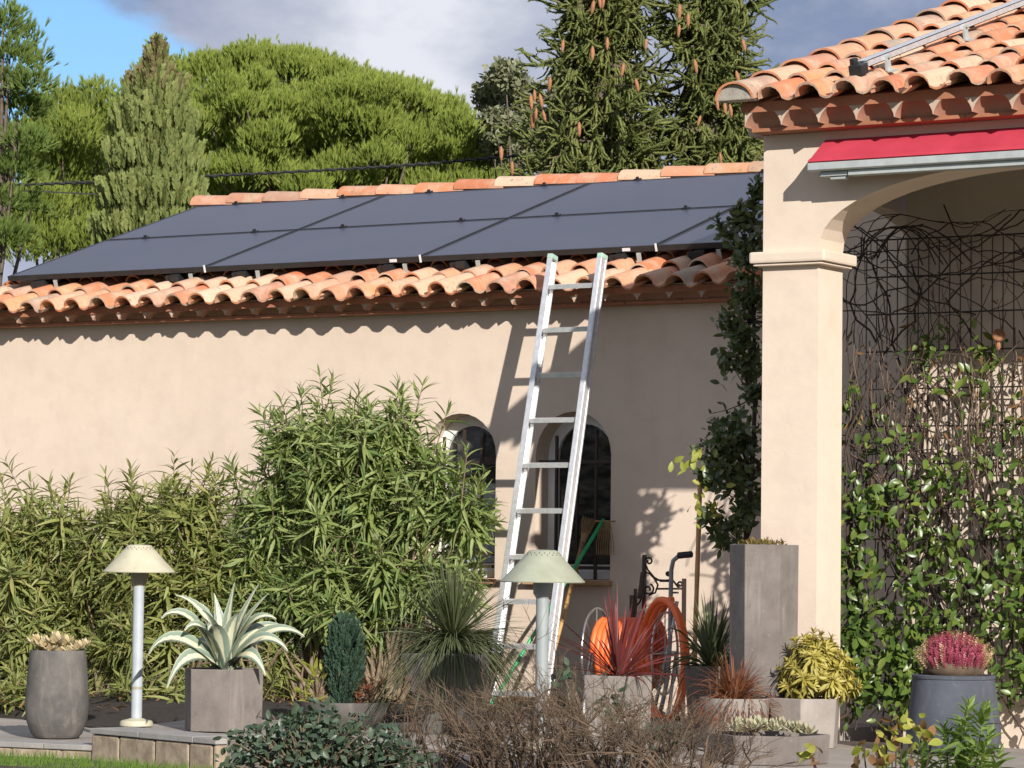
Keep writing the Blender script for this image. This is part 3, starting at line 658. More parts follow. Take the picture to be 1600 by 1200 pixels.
# ================================================================== SOLAR PANELS
PX0, PY0, PZ0 = -3.766, 0.15, 2.853; PW, PH = 1.74, 1.15
u_ = Vector((1, 0, 0)); v_ = Vector((0, CS, SS)); n_ = Vector((0, -SS, CS))
def pl(i, j, dx, dy, dz): return Vector((PX0, PY0, PZ0))+u_*(i*PW+dx)+v_*(j*PH+dy)+n_*dz
rotp = Matrix.Rotation(SL, 3, 'X')
colname = ['at the left end of the roof', 'second from the left end', 'second from the pillar, above the ladder', 'half hidden by the climber and the pillar']
for j in range(2):
    for i in range(4):
        row = 'bottom row' if j == 0 else 'top row'
        p = thing('solar_panel', 'black framed solar panel, %s, %s' % (row, colname[i]), 'solar panel', pl(i, j, 0, 0, -0.04), 'solar panels on the tile roof')
        g = 0.012; wv, hv = PW-2*g, PH-2*g
        q = MB()
        for (c, d) in (((PW/2, g+0.009), (wv, 0.018)), ((PW/2, PH-g-0.009), (wv, 0.018)), ((g+0.009, PH/2), (0.018, hv-0.036)), ((PW-g-0.009, PH/2), (0.018, hv-0.036))):
            q.box(pl(i, j, c[0], c[1], -0.0175), (d[0], d[1], 0.035), rotp)
        q.build('panel_frame', M['black'], p)
        q = MB(); q.box(pl(i, j, PW/2, PH/2, -0.006), (wv-0.036, hv-0.036, 0.008), rotp); q.build('panel_glass', M['solar'], p)
        q = MB(); q.box(pl(i, j, PW/2, PH/2, -0.028), (wv-0.04, hv-0.04, 0.003), rotp); q.build('back_sheet', M['black'], p)
        for dx in (0.38, PW-0.38):
            for yy in ((PH,) if j == 0 else (PH-g+0.008,)):
                q = MB(); q.box(pl(i, j, dx, yy, 0.0), (0.05, 0.036, 0.016), rotp); q.box(pl(i, j, dx, yy, 0.014), (0.018, 0.018, 0.014), rotp); q.build('clamp', M['black'], p, bevel=0.002)
        if j == 0:
            if i > 0: q = MB(); q.box(pl(i, j, 0.004, g-0.006, -0.012), (0.012, 0.006, 0.05), rotp); q.build('end_clip', M['label'], p)
            if i in (1, 2): q = MB(); q.box(pl(i, j, PW-0.21, g-0.002, -0.018), (0.055, 0.003, 0.02), rotp); q.build('sticker', M['label'], p)
            for dx in (0.28, PW-0.28):
                q = MB(); q.box(pl(i, j, dx, 0.05, -0.075), (0.12, 0.09, 0.055), rotp); q.box(pl(i, j, dx+0.03, 0.0, -0.062), (0.07, 0.03, 0.045), rotp)
                q.tube([pl(i, j, dx-0.05, 0.02, -0.08), pl(i, j, dx-0.09, 0.0, -0.115), pl(i, j, dx-0.14, 0.06, -0.10)], 0.007, 5)
                mi_ = q.build('microinverter', M['black'], p, bevel=0.004)
                q = MB(); q.box(pl(i, j, dx+0.15, 0.015, -0.085), (0.03, 0.006, 0.085), rotp); q.box(pl(i, j, dx+0.15, 0.045, -0.046), (0.03, 0.06, 0.006), rotp); q.build('hook', M['galv'], mi_)
        for yy in (0.28, PH-0.28):
            q = MB(); q.box(pl(i, j, PW/2, yy, -0.056), (PW-0.002, 0.04, 0.036), rotp); q.build('support_rail', M['black'], p)

# ================================================================== PORCH HOUSE
FY = -2.20; HX0 = 3.416; PX1 = 3.737; TH = 0.285; FB = FY+TH
ph = thing('porch_house', 'beige house with an arched porch, corner pillar and pale clay tile roof', 'house', (HX0, FY, 0))
AZ0, AZ1 = 2.52, 2.925; HS = 1.28; ac_ = PX1+HS
def arch_pts(cx, hs, z0, h, n=26, e=2.25):
    p = []
    for i in range(n+1):
        a = math.pi*i/n; c, s_ = math.cos(a), math.sin(a)
        p.append((cx+hs*math.copysign(abs(c)**(2/e), c), z0+h*(abs(s_)**(2/e))))
    return p
GZ = 3.135                     # top of wall under the cornice
X2 = ac_+HS; X3 = X2+0.33; X4 = X3+2*HS; X5 = X4+0.33
outer = [(HX0, -0.2), (PX1, -0.2)]
for (xa, xb) in ((PX1, X2), (X3, X4)):
    ap = arch_pts((xa+xb)/2, HS, AZ0, AZ1-AZ0)[::-1]
    outer += ap
    outer += [(xb, -0.2), (xb+0.33, -0.2)]
outer += [(X5, GZ), (HX0, GZ)]
wall_holes(outer, [], FY, FB, 'arcade_wall', M['wall2'], ph)
for xx in (HX0, X2, X4):
    q = MB(); q.box2((xx-0.055, FY-0.055, 2.462), (xx+0.325+0.055, FB+0.055, 2.522)); q.box2((xx-0.04, FY-0.04, 2.447), (xx+0.32+0.04, FB+0.04, 2.4619)); q.build('pillar_cap', M['wall2'], ph, bevel=0.012)
SH = R_(17.2); TH_ = math.tan(SH); CH, SHs = math.cos(SH), math.sin(SH)
HEY, HEZ = -2.50, 3.300
def hz(y): return HEZ+(y-HEY)*TH_
# side of the porch: a beam with an arch, then the gable wall behind
so_ = [(FB+0.001, 2.53), (-0.25, 2.53), (0.0, 2.53), (0.0, hz(0)-0.12), (FB+0.001, hz(FB)-0.12)]
ap = arch_pts((FB-0.25)/2, (-0.25-FB)/2, 2.53, 0.35, 16)
wall_holes([(FB+0.001, hz(FB)-0.12), (FB+0.001, 2.53)]+ap[::-1][1:-1]+[(-0.25, 2.53), (-0.25, -0.1), (-0.005, -0.1), (-0.005, hz(0)-0.12)], [], HX0, HX0+0.12, 'side_arch', M['wall2'], ph, 'YZ')
q = MB(); q.prism([(0.0, -0.2), (6.5, -0.2), (6.5, hz(6.5)-0.12), (0.0, hz(0)-0.12)], HX0, HX0+0.25, 'YZ'); q.build('gable_wall', M['wall2'], ph)
q = MB(); q.box2((2.52, -0.34, -0.2), (HX0-0.002, -0.003, 3.25)); q.build('shade_backing_block', M['wall2'], ph)  # added block behind the pillar, a shaded backdrop for the side opening
q = MB(); q.box2((HX0+0.26, -1.0, -0.25), (X5+0.2, -0.75, 3.12)); q.build('porch_wall', M['wall2'], ph)
q = MB(); q.box2((HX0+0.252, FB+0.002, 3.05), (X5, -1.002, 3.10)); q.build('porch_ceiling', M['dimceiling'], ph)
q = MB(); q.prism([(HEY+0.10, hz(HEY+.10)-0.05), (7, hz(7)-0.05), (7, hz(7)-0.10), (HEY+0.10, hz(HEY+.10)-0.10)], HX0-0.03, X5+0.3, 'YZ'); q.build('roof_deck', M['terra'], ph)
q = MB(); q.box2((X5-0.02, FB, -0.2), (X5+0.3, 6.5, 3.2)); q.build('wall', M['wall2'], ph)
genoise(ph, HX0-0.01, X5, FY, 3.137, 0.115, 0.21, 0.212, 0)
q = MB(); q.box2((HX0-0.09, FY+0.0, 3.137), (HX0-0.011, FY+1.9, 3.28)); q.build('cornice_return', M['mortar'], ph)
hc = int((X5+0.3-HX0)/PT); bulk = []
tm2 = tile_mesh(PT, TL)
for rI in range(13):
    for c in range(hc):
        s = rI*EX; y = HEY+s*CH; x = HX0+0.085+PT*(c+0.5)
        mt = slope_mat(x+random.gauss(0, .005), y+random.gauss(0, .012), HEZ+s*SHs-0.03+random.gauss(0, .004), SH-0.02+random.gauss(0, .012), random.gauss(0, .022), random.gauss(0, .03))
        a, b_, _ = pix((x, y, HEZ+s*SHs))
        if a[0] < 1680 and b_[0] > -60: inst('roof_tile', tm2, mt, ph)
        else: bulk.append(mt)
for rI in range(13, 26):
    for c in range(hc):
        s = rI*EX; bulk.append(slope_mat(HX0+0.085+PT*(c+0.5), HEY+s*CH, HEZ+s*SHs-0.03, SH-0.02))
bulk_tiles(tm2, bulk, 'far_roof_tiles', ph)
vm2 = halfround(0.112, 0.100, 0.44, 'verge_tile', n=12, sq=0.85)
for rI in range(24):
    s = rI*0.36; inst('verge_tile', vm2, slope_mat(HX0-0.0, HEY-0.03+s*CH, HEZ+s*SHs-0.035+random.gauss(0, .003), SH-0.02, random.gauss(0, .012)), ph)
q = MB(); pts_ = [(0.104*math.cos(math.pi*i/12), 0.088*math.sin(math.pi*i/12)-0.02) for i in range(13)]
q.prism([(HX0+a, HEZ+b_-0.0) for a, b_ in pts_], HEY-0.033, HEY+0.05); q.build('verge_end_mortar', M['cement'], ph, bevel=0.006)

# mounting rail on the porch roof
pr0 = (HX0, HEY, HEZ+0.10); prn = (0, -SHs, CH)
ra = Vector(atp(1347, 100, pr0, prn)); rv = Vector((0, CH, SHs)); rn = Vector(prn); rotr = Matrix.Rotation(SH, 3, 'X')
rl = thing('mounting_rail', 'silver aluminium mounting rail lying up the porch house roof tiles', 'rail', ra-rn*0.10)
q = MB(); c = ra+rv*1.55
for (dx, dz, a, b_) in ((0, -0.016, 0.07, 0.004), (-0.032, 0.0, 0.006, 0.036), (0.032, 0.0, 0.006, 0.036), (-0.020, 0.016, 0.03, 0.004), (0.020, 0.016, 0.03, 0.004)):
    q.box(c+Vector((dx, 0, 0))+rn*dz, (a, 3.1, b_), rotr)
q.build('rail', M['alu'], rl)
for sdist in (0.22, 1.25, 2.3):
    c = ra+rv*sdist+Vector((0.04, 0, 0)); q = MB(); q.box(c-rn*0.035, (0.012, 0.05, 0.085), rotr); q.box(c-rn*0.075+Vector((0.02, 0, 0)), (0.05, 0.05, 0.008), rotr); q.tube([c-Vector((0.02, 0, 0)), c+Vector((0.02, 0, 0))], 0.010, 6); q.build('foot_bracket', M['galv'], rl)
q = MB(); c = ra-rv*0.05; q.box(c-rn*0.02, (0.075, 0.08, 0.055), rotr); q.box(c+rn*0.02-Vector((0.02, 0, 0)), (0.03, 0.045, 0.04), rotr); q.build('end_cap', M['black'], rl, bevel=0.006)

# awning
aw = thing('awning', 'rolled up red cloth awning with a grey metal front bar above the porch arch', 'awning', (3.8, FY, 2.95))
ar = at(1286, 219, FY-0.003); af = at(1264, 251, FY-0.19); ab = at(1264, 268, FY-0.19)
zr, zf, zb_ = ar[2], af[2], ab[2]; xa = af[0]; xb = X4
q = MB(); n_s = 40
for lay in (0, 1):
    pass
vs = []; fs = []
prof = [(FY-0.003, zr), (FY-0.05, zr-0.030), (FY-0.10, zr-0.066), (FY-0.15, zr-0.104), (FY-0.195, zf+0.004), (FY-0.205, zf-0.008), (FY-0.195, zf-0.012), (FY-0.15, zr-0.115), (FY-0.05, zr-0.042), (FY-0.003, zr-0.012)]
m_ = len(prof)
for i in range(n_s+1):
    x = xa+(xb-xa)*i/n_s
    for (y, z) in prof: vs.append((x, y, z+0.004*math.sin(i*1.7)*(1 if -0.19 < y-FY < -0.01 else 0)))
for i in range(n_s):
    for k in range(m_): fs.append((i*m_+k, i*m_+(k+1) % m_, (i+1)*m_+(k+1) % m_, (i+1)*m_+k))
fs += [tuple(range(m_)), tuple(n_s*m_+k for k in range(m_-1, -1, -1))]
q.add(vs, fs); q.build('cloth_hood', M['red'], aw, smooth=40)
q = MB(); q.prism([(FY-0.20, zf-0.014), (FY-0.20, zb_+0.006), (FY-0.19, zb_), (FY-0.12, zb_), (FY-0.12, zf-0.014)], xa-0.004, xb, 'YZ'); q.build('front_bar', M['galv'], aw, bevel=0.003)
q = MB(); q.prism([(FY-0.17, zb_-0.001), (FY-0.17, zb_-0.028), (FY-0.10, zb_-0.028), (FY-0.10, zb_-0.001)], xa+0.21, xb, 'YZ'); q.build('lower_bar', M['galv'], aw, bevel=0.003)
q = MB(); q.box2((xa+0.05, FY-0.16, zb_-0.026), (xa+0.20, FY-0.10, zb_-0.002)); q.box2((xa+0.10, FY-0.15, zb_-0.042), (xa+0.19, FY-0.11, zb_-0.027)); q.tube([(xa+0.03, FY-0.13, zb_-0.014), (xa+0.08, FY-0.13, zb_-0.014)], 0.010, 8); q.build('arm_joint', M['galv'], aw, bevel=0.003)
q = MB(); q.tube([(xa+0.02, FY-0.055, zr-0.10), (xb-0.02, FY-0.055, zr-0.10)], 0.042, 12); q.build('cloth_roll', M['red'], aw, smooth=40)
for xx in (xa+0.03, (xa+xb)/2, xb-0.05):
    q = MB(); q.box2((xx, FY-0.002, zr-0.16), (xx+0.04, FY-0.12, zr-0.145)); q.box2((xx, FY-0.012, zr-0.145), (xx+0.04, FY-0.001, zr-0.02)); q.build('wall_bracket', M['galv'], aw)

# ================================================================== LADDER
def lad_y(z): return -0.335-(2.74-z)*0.228
def lad(px_, py_):
    y = -0.6
    for _ in range(8): p = at(px_, py_, y); y = lad_y(p[2])
    return p
lt, lbm = lad(863, 405), lad(776, 1010); rt_, rbm = lad(941, 404), lad(861, 1010)
def ext(a, b_, z): return a+(b_-a)*((z-a[2])/(b_[2]-a[2]))
la = thing('ladder', 'tall aluminium ladder leaning on the eave between the two arched windows', 'ladder', ext(lt, lbm, 0)*0.5+ext(rt_, rbm, 0)*0.5)
for (a, b_, s_) in ((lt, lbm, 1), (rt_, rbm, -1)):
    f0 = Vector(ext(a, b_, 0.0)); f1 = Vector(a); d = (f1-f0).normalized(); xx = Vector((1, 0, 0)); xx = (xx-d*xx.dot(d)).normalized(); yy = d.cross(xx)
    ln_ = (f1-f0).length; mt = Matrix((xx, yy, d)).transposed(); mid = (f0+f1)/2
    q = MB(); q.box(mid-xx*0.012*s_, (0.005, 0.066, ln_), mt)
    for e in (-1, 1): q.box(mid+yy*0.0315*e+xx*0.004*s_, (0.030, 0.0045, ln_), mt)
    for e in (-1, 1): q.box(mid+yy*0.026*e-xx*0.016*s_, (0.005, 0.010, ln_), mt)
    r_ = q.build('rail', M['alu'], la)
    q = MB(); q.box(f1+d*0.012, (0.038, 0.072, 0.03), mt); q.build('end_cap', plain('pale_green_cap', (0.42, 0.60, 0.50), None, 0.5, bs=0), r_, bevel=0.006)
    q = MB(); q.box(f0+d*0.02, (0.044, 0.076, 0.05), mt); q.build('foot', M['rubber'], r_, bevel=0.004)
sp_ = [450, 517, 587, 657, 727, 798, 870, 940, 1010]
zl = [lad(820, y)[2] for y in sp_]; zl.append(zl[-1]-0.275)
for z in zl:
    a = Vector(ext(lt, lbm, z)); b_ = Vector(ext(rt_, rbm, z)); q = MB(); d = (b_-a)
    a2 = a+d.normalized()*0.012; b2 = b_-d.normalized()*0.012
    q.box((a2+b2)/2, ((b2-a2).length, 0.034, 0.026), Matrix.Rotation(R_(12), 3, 'X'))
    for (e, s_) in ((a2, 1), (b2, -1)):
        q.prism([(e.x, z-0.014), (e.x+s_*0.022, z-0.014), (e.x, z-0.045)], e.y-0.004, e.y+0.004)
    q.build('rung', M['alu'], la)
    for (e, s_) in ((a, -1), (b_, 1)):
        pass

# ================================================================== TREES
def tuft_tmpl(n=14, spread=0.55, wd=0.05, seed=1):
    r = random.Random(seed); V = []; F = []
    for i in range(n):
        a = 2*math.pi*i/n+r.uniform(-.3, .3); e = r.uniform(0.12, spread); t0 = r.uniform(0, 0.35)
        d = np.array([math.cos(a)*e, 1, math.sin(a)*e]); d = d/np.linalg.norm(d); L_ = r.uniform(0.65, 1.0)*(1-t0*0.4)
        s_ = np.cross(d, [r.uniform(-1, 1), r.uniform(-1, 1), r.uniform(-1, 1)]); s_ = s_/np.linalg.norm(s_)*wd
        b0 = np.array([0, t0, 0]); k = len(V); V += [b0-s_, b0+s_, b0+d*L_]; F.append((k, k+1, k+2))
    return np.array(V), np.array(F)
def lobes_world(lobes, Z, jit):
    out = []
    for lo in lobes:
        cx, cy, rx, ry = lo[:4]; dz = lo[4] if len(lo) > 4 else random.uniform(-jit, jit)
        zc = Z+dz; out.append((atd(cx, cy, zc), rx*zc/FPX, ry*zc/FPX))
    return out
def tree_base(px_, py_, Z): p = atd(px_, py_, Z); return np.array([p[0], p[1], -0.16])
def trunk(parent, base, top, r0, r1, limbs, m):
    q = MB(); mid = (np.array(base)+np.array(top))/2+np.array([random.uniform(-.2, .2), random.uniform(-.2, .2), 0])
    pts = bez(base, mid, top, 9); q.tube(pts, [r0+(r1-r0)*i/8 for i in range(9)], 8); q.build('trunk', m, parent, smooth=180)
    q = MB()
    for l in limbs:
        t0 = random.uniform(0.45, 0.95); p0 = pts[int(t0*8)]; c = (p0+l)/2+np.array([0, 0, -0.15*np.linalg.norm(l-p0)]); q.tube(bez(p0, c, l, 6), [r0*0.35*(1-0.8*i/5) for i in range(6)], 5)
    if limbs: q.build('branches', m, parent, smooth=180)
def puff_tree(name, label, lobes, Z, px_base, per, tm, m, scale, jit=1.0, upw=0.7, base_r=0.16, inner=0.35, group=None):
    lw = lobes_world(lobes, Z, jit); b0 = tree_base(px_base[0], px_base[1], Z+0.6)
    root = thing(name, label, 'tree', b0, group)
    P, D = [], []
    for c, rx, rz_ in lw:
        n = int(per*(rx*rz_)/(0.5*0.5))+30
        d = rdir(n); d[:, 2] = np.where(d[:, 2] < -0.35, -d[:, 2], d[:, 2])
        rr = np.where(rng.random(n) < inner, rng.uniform(0.4, 0.9, n), rng.uniform(0.88, 1.05, n))[:, None]
        ax = np.array([rx, rx, rz_]); P.append(c+d*ax*rr+rng.normal(size=(n, 3))*np.array([.055, .055, .05])); D.append(d*0.75+ZV*upw+rng.normal(size=(n, 3))*0.24)
    P = np.concatenate(P); D = np.concatenate(D); n = len(P)
    top = np.mean([c for c, _, _ in lw], axis=0)
    trunk(root, b0, top, base_r, 0.05, [c for c, _, _ in lw][::2], M['bark'])
    for k in range(3):
        sel = np.arange(k, n, 3); scatter('crown', root, tm[k], P[sel], D[sel], rdir(len(sel)), rng.uniform(0.7, 1.2, len(sel))*scale, m)
    return root
TUF = [tuft_tmpl(18, 0.36, 0.040, s) for s in (1, 2, 3)]
# stone pine
lobes = [(330, 135, 48, 42), (395, 118, 55, 40), (455, 125, 55, 42), (515, 145, 52, 42), (575, 165, 55, 42), (635, 178, 52, 42), (690, 200, 48, 40), (722, 232, 32, 36),
         (320, 190, 50, 45), (385, 185, 58, 48), (450, 190, 55, 48), (515, 205, 58, 48), (580, 222, 58, 46), (645, 232, 55, 44), (700, 262, 48, 38),
         (345, 245, 52, 45), (415, 248, 55, 45), (485, 255, 55, 45), (555, 268, 55, 42), (625, 278, 55, 40), (300, 225, 30, 40), (310, 280, 40, 36), (370, 295, 50, 40), (450, 300, 55, 36), (530, 300, 55, 34), (690, 300, 50, 30)]
lobes += [(x, 322-0.05*(x-300), 60, 40, 1.5) for x in range(280, 780, 42)]+[(x, 285, 60, 45, 2.2) for x in range(300, 760, 50)]+[(x, 230, 55, 45, 2.2) for x in range(330, 700, 50)]
for lo_i in range(60): lobes.append((random.uniform(300, 730), random.uniform(130, 310), random.uniform(14, 38), random.uniform(10, 24), random.uniform(-2.9, -1.5)))
for lo_i in range(34):
    lx = random.uniform(290, 745); lobes.append((lx, np.interp(lx, [285, 330, 395, 460, 540, 640, 700, 745], [118, 96, 82, 88, 108, 138, 165, 225])+random.uniform(8, 28), random.uniform(12, 24), random.uniform(10, 18), random.uniform(-1, 1)))
lobes = [(a[0], a[1], a[2], a[3], (a[4] if len(a) > 4 else -1.6*math.sin(max(0, min(1, (a[1]-95)/200))*1.5))) for a in lobes]
puff_tree('stone_pine', 'broad bright green umbrella pine rising behind the solar roof', lobes, 44, (520, 300), 1500, TUF, M['pine'], 0.112, upw=1.3)
lobes = [(95, 175, 40, 34), (145, 168, 42, 36), (165, 200, 40, 40), (110, 215, 48, 40), (70, 225, 40, 36), (140, 255, 48, 42), (90, 275, 50, 42), (60, 330, 50, 45), (120, 330, 52, 45), (150, 385, 45, 45), (85, 390, 50, 40), (40, 400, 40, 36), (220, 180, 45, 45), (250, 140, 45, 38), (285, 130, 30, 35)]+[(random.uniform(30, 170), random.uniform(200, 410), 50, 45, 2.5) for _ in range(16)]
puff_tree('pine', 'smaller green pine standing behind the pale cypress', lobes, 47, (120, 400), 850, TUF, M['pine'], 0.12, upw=1.2)
lobes = [(5, 45, 26, 28), (38, 62, 16, 14), (15, 95, 32, 22), (55, 98, 20, 14), (0, 140, 40, 26), (50, 135, 26, 16), (28, 180, 36, 22), (62, 175, 14, 12), (0, 225, 40, 26), (45, 225, 28, 18), (20, 275, 40, 24), (-5, 320, 36, 24), (45, 330, 22, 16), (15, 375, 34, 22)]
puff_tree('tall_pine', 'tall loose blue green pine cut by the left edge of the photo', [(a[0], a[1], a[2]*1.15, a[3]*1.1) for a in lobes], 36, (-60, 200), 1000, TUF, M['pine2'], 0.12, jit=0.5, upw=0.6, inner=0.6)

# cypress
def feather(seed):
    r = random.Random(seed); V = []; F = []
    for i in range(16):
        t0 = i/16*0.8; sgn = 1 if i % 2 else -1; a = r.uniform(-0.9, 0.9); L_ = 0.34*(1-t0*0.5)*r.uniform(.7, 1.2)
        d = np.array([sgn*math.cos(a)*0.45, 1, math.sin(a)*0.45]); d /= np.linalg.norm(d); b0 = np.array([0, t0, 0]); s_ = np.cross(d, [0.3, 0, 1]); s_ = s_/np.linalg.norm(s_)*0.05
        k = len(V); V += [b0-s_*.5, b0+d*L_*0.55-s_, b0+d*L_, b0+d*L_*0.55+s_]; F += [(k, k+1, k+2), (k, k+2, k+3)]
    k = len(V); V += [(-0.02, 0, 0), (0.02, 0, 0), (0, 1, 0)]; F.append((k, k+1, k+2))
    return np.array(V), np.array(F)
FE = [feather(s) for s in (1, 2)]
ZC = 33.0; kc = FPX/ZC
def cyp(name, label, cx, prof, Z, m, m2, n):
    b0 = tree_base(cx, 380, Z); root = thing(name, label, 'tree', b0); ysx = [p[0] for p in prof]
    P, D, br = [], [], []
    for _ in range(n):
        y = prof[0][0]+(prof[-1][0]-prof[0][0])*random.random()**0.8
        hw = np.interp(y, ysx, [p[1] for p in prof])*random.choice([1, 1, 1, 0.7])*random.uniform(0.75, 1.08)*(1+0.14*math.sin(y*0.11)+0.1*math.sin(y*0.31)); a = random.uniform(0, 2*math.pi)
        xc = np.interp(y, ysx, [p[2] for p in prof]); c = atd(xc, y, Z); r = hw*Z/FPX
        o_ = np.array([math.cos(a), math.sin(a), 0]); P.append(c+o_*r+ZV*-0.12); D.append(ZV+o_*random.uniform(0.05, 0.32)+rng.normal(size=3)*0.13); br.append(y < 135 and random.random() < 0.6)
    P = np.array(P); D = np.array(D); br = np.array(br)
    trunk(root, b0, atd(prof[0][2], prof[0][0]+25, Z), 0.10, 0.015, [], M['bark'])
    for i in range(2):
        s_ = np.arange(len(P)) % 2 == i
        for sel, mm in ((s_ & ~br, m), (s_ & br, m2)):
            if sel.any(): scatter('crown', root, FE[i], P[sel], D[sel], rdir(sel.sum()), rng.uniform(0.13, 0.28, sel.sum()), mm)
cyp('cypress', 'pale olive green column shaped cypress with a brownish tip left of the roof', 240, [(66, 2, 247), (92, 7, 246), (112, 20, 244), (130, 36, 242), (160, 47, 240), (205, 58, 240), (260, 66, 238), (320, 70, 235), (390, 76, 230), (440, 72, 225)], ZC, M['cypress'], M['cypbrown'], 8500)

# grey oak
def leafy_tree(name, label, lobes, Z, pb, per, tm, m, sc, jit=0.8, cat='tree', br_=0.10):
    lw = lobes_world(lobes, Z, jit); b0 = tree_base(pb[0], pb[1], Z); root = thing(name, label, cat, b0); P = []
    for c, rx, rz_ in lw:
        n = int(per*rx*rz_/0.25)+20; d = rdir(n)*(rng.random((n, 1))**0.4); P.append(c+d*np.array([rx, rx, rz_]))
    P = np.concatenate(P); n = len(P); trunk(root, b0, np.mean([c for c, _, _ in lw], axis=0), br_, 0.04, [c for c, _, _ in lw], M['bark'])
    scatter('crown', root, tm, P, rdir(n)+ZV*0.2, rdir(n)+ZV*0.6, rng.uniform(0.7, 1.3, n)*sc, m); return root
OV = leaf_tmpl(0.28, 2, 0.2, 0.1, 0.45)
lobes = [(790, 118, 34, 24), (765, 150, 26, 26), (815, 150, 36, 28), (775, 195, 32, 28), (830, 195, 36, 30), (800, 230, 46, 28), (845, 240, 46, 30), (760, 240, 20, 26), (880, 150, 30, 40), (1180, 230, 24, 40)]
leafy_tree('holm_oak', 'grey green small leaved oak between the umbrella pine and the spruces', lobes[:9], 42, (810, 250), 3600, OV, M['olive'], 0.085)
leafy_tree('young_oak', 'pale grey green small tree showing between spruce and pillar', [(1180, 215, 22, 24), (1170, 250, 24, 24), (1188, 245, 16, 24)], 41, (1180, 250), 3000, OV, M['olive'], 0.085)
leafy_tree('slim_shoot_tree', 'single green shoot poking above the verge of the porch roof', [(1235, 106, 9, 9), (1228, 112, 6, 8)], 32, (1300, 200), 300, OV, M['jasmine'], 0.07, jit=0.02)

# spruces
def brush_tmpl(seed, nseg=7, sides=5, per=7):
    """a hanging twig: a thick green rope with short needles along it, tip turned up"""
    r = random.Random(seed); V = []; F = []; pts = []
    cur = np.array([0, 0, 0.0]); d = np.array([0.2*r.uniform(-1, 1), 0.9, 0.2*r.uniform(-1, 1)])
    tipd = np.array([r.uniform(-1, 1), -0.5, r.uniform(-1, 1)])
    for i in range(nseg+1):
        pts.append(cur.copy()); cur = cur+d/np.linalg.norm(d)/nseg; d = d+np.array([r.uniform(-.35, .35), 0.0, r.uniform(-.35, .35)])
        if i > nseg-4: d = d+tipd*0.55
    rad = [0.028]+[0.050*(1-0.45*i/nseg)*r.uniform(.85, 1.15) for i in range(1, nseg)]+[0.006]
    fr = []
    for i in range(nseg+1):
        ax = pts[min(i+1, nseg)]-pts[max(i-1, 0)]; ax = ax/np.linalg.norm(ax); q = np.cross(ax, [0.3, 0.2, 0.9]); q /= np.linalg.norm(q); fr.append((ax, q, np.cross(ax, q)))
        for k in range(sides): a = 2*math.pi*k/sides+i*.6; V.append(pts[i]+(q*math.cos(a)+fr[-1][2]*math.sin(a))*rad[i])
    for i in range(nseg):
        for k in range(sides): a, b = i*sides+k, i*sides+(k+1) % sides; F += [(a, b, b+sides), (a, b+sides, a+sides)]
    for i in range(nseg):
        for k in range(per):
            ax, q, q2 = fr[i]; b0 = pts[i]+(pts[i+1]-pts[i])*r.random(); a = r.uniform(0, 6.28); out = q*math.cos(a)+q2*math.sin(a)
            d_ = out*0.050+ax*0.055; s_ = np.cross(d_, out+ax*.3); s_ = s_/max(np.linalg.norm(s_), 1e-6)*0.014; b0 = b0+out*rad[i]*.6
            kx = len(V); V += [b0-s_, b0+s_, b0+d_]; F.append((kx, kx+1, kx+2))
    return np.array(V), np.array(F)
BR = [brush_tmpl(s) for s in (3, 5, 8, 11, 14, 17)]
ZS = 35.0
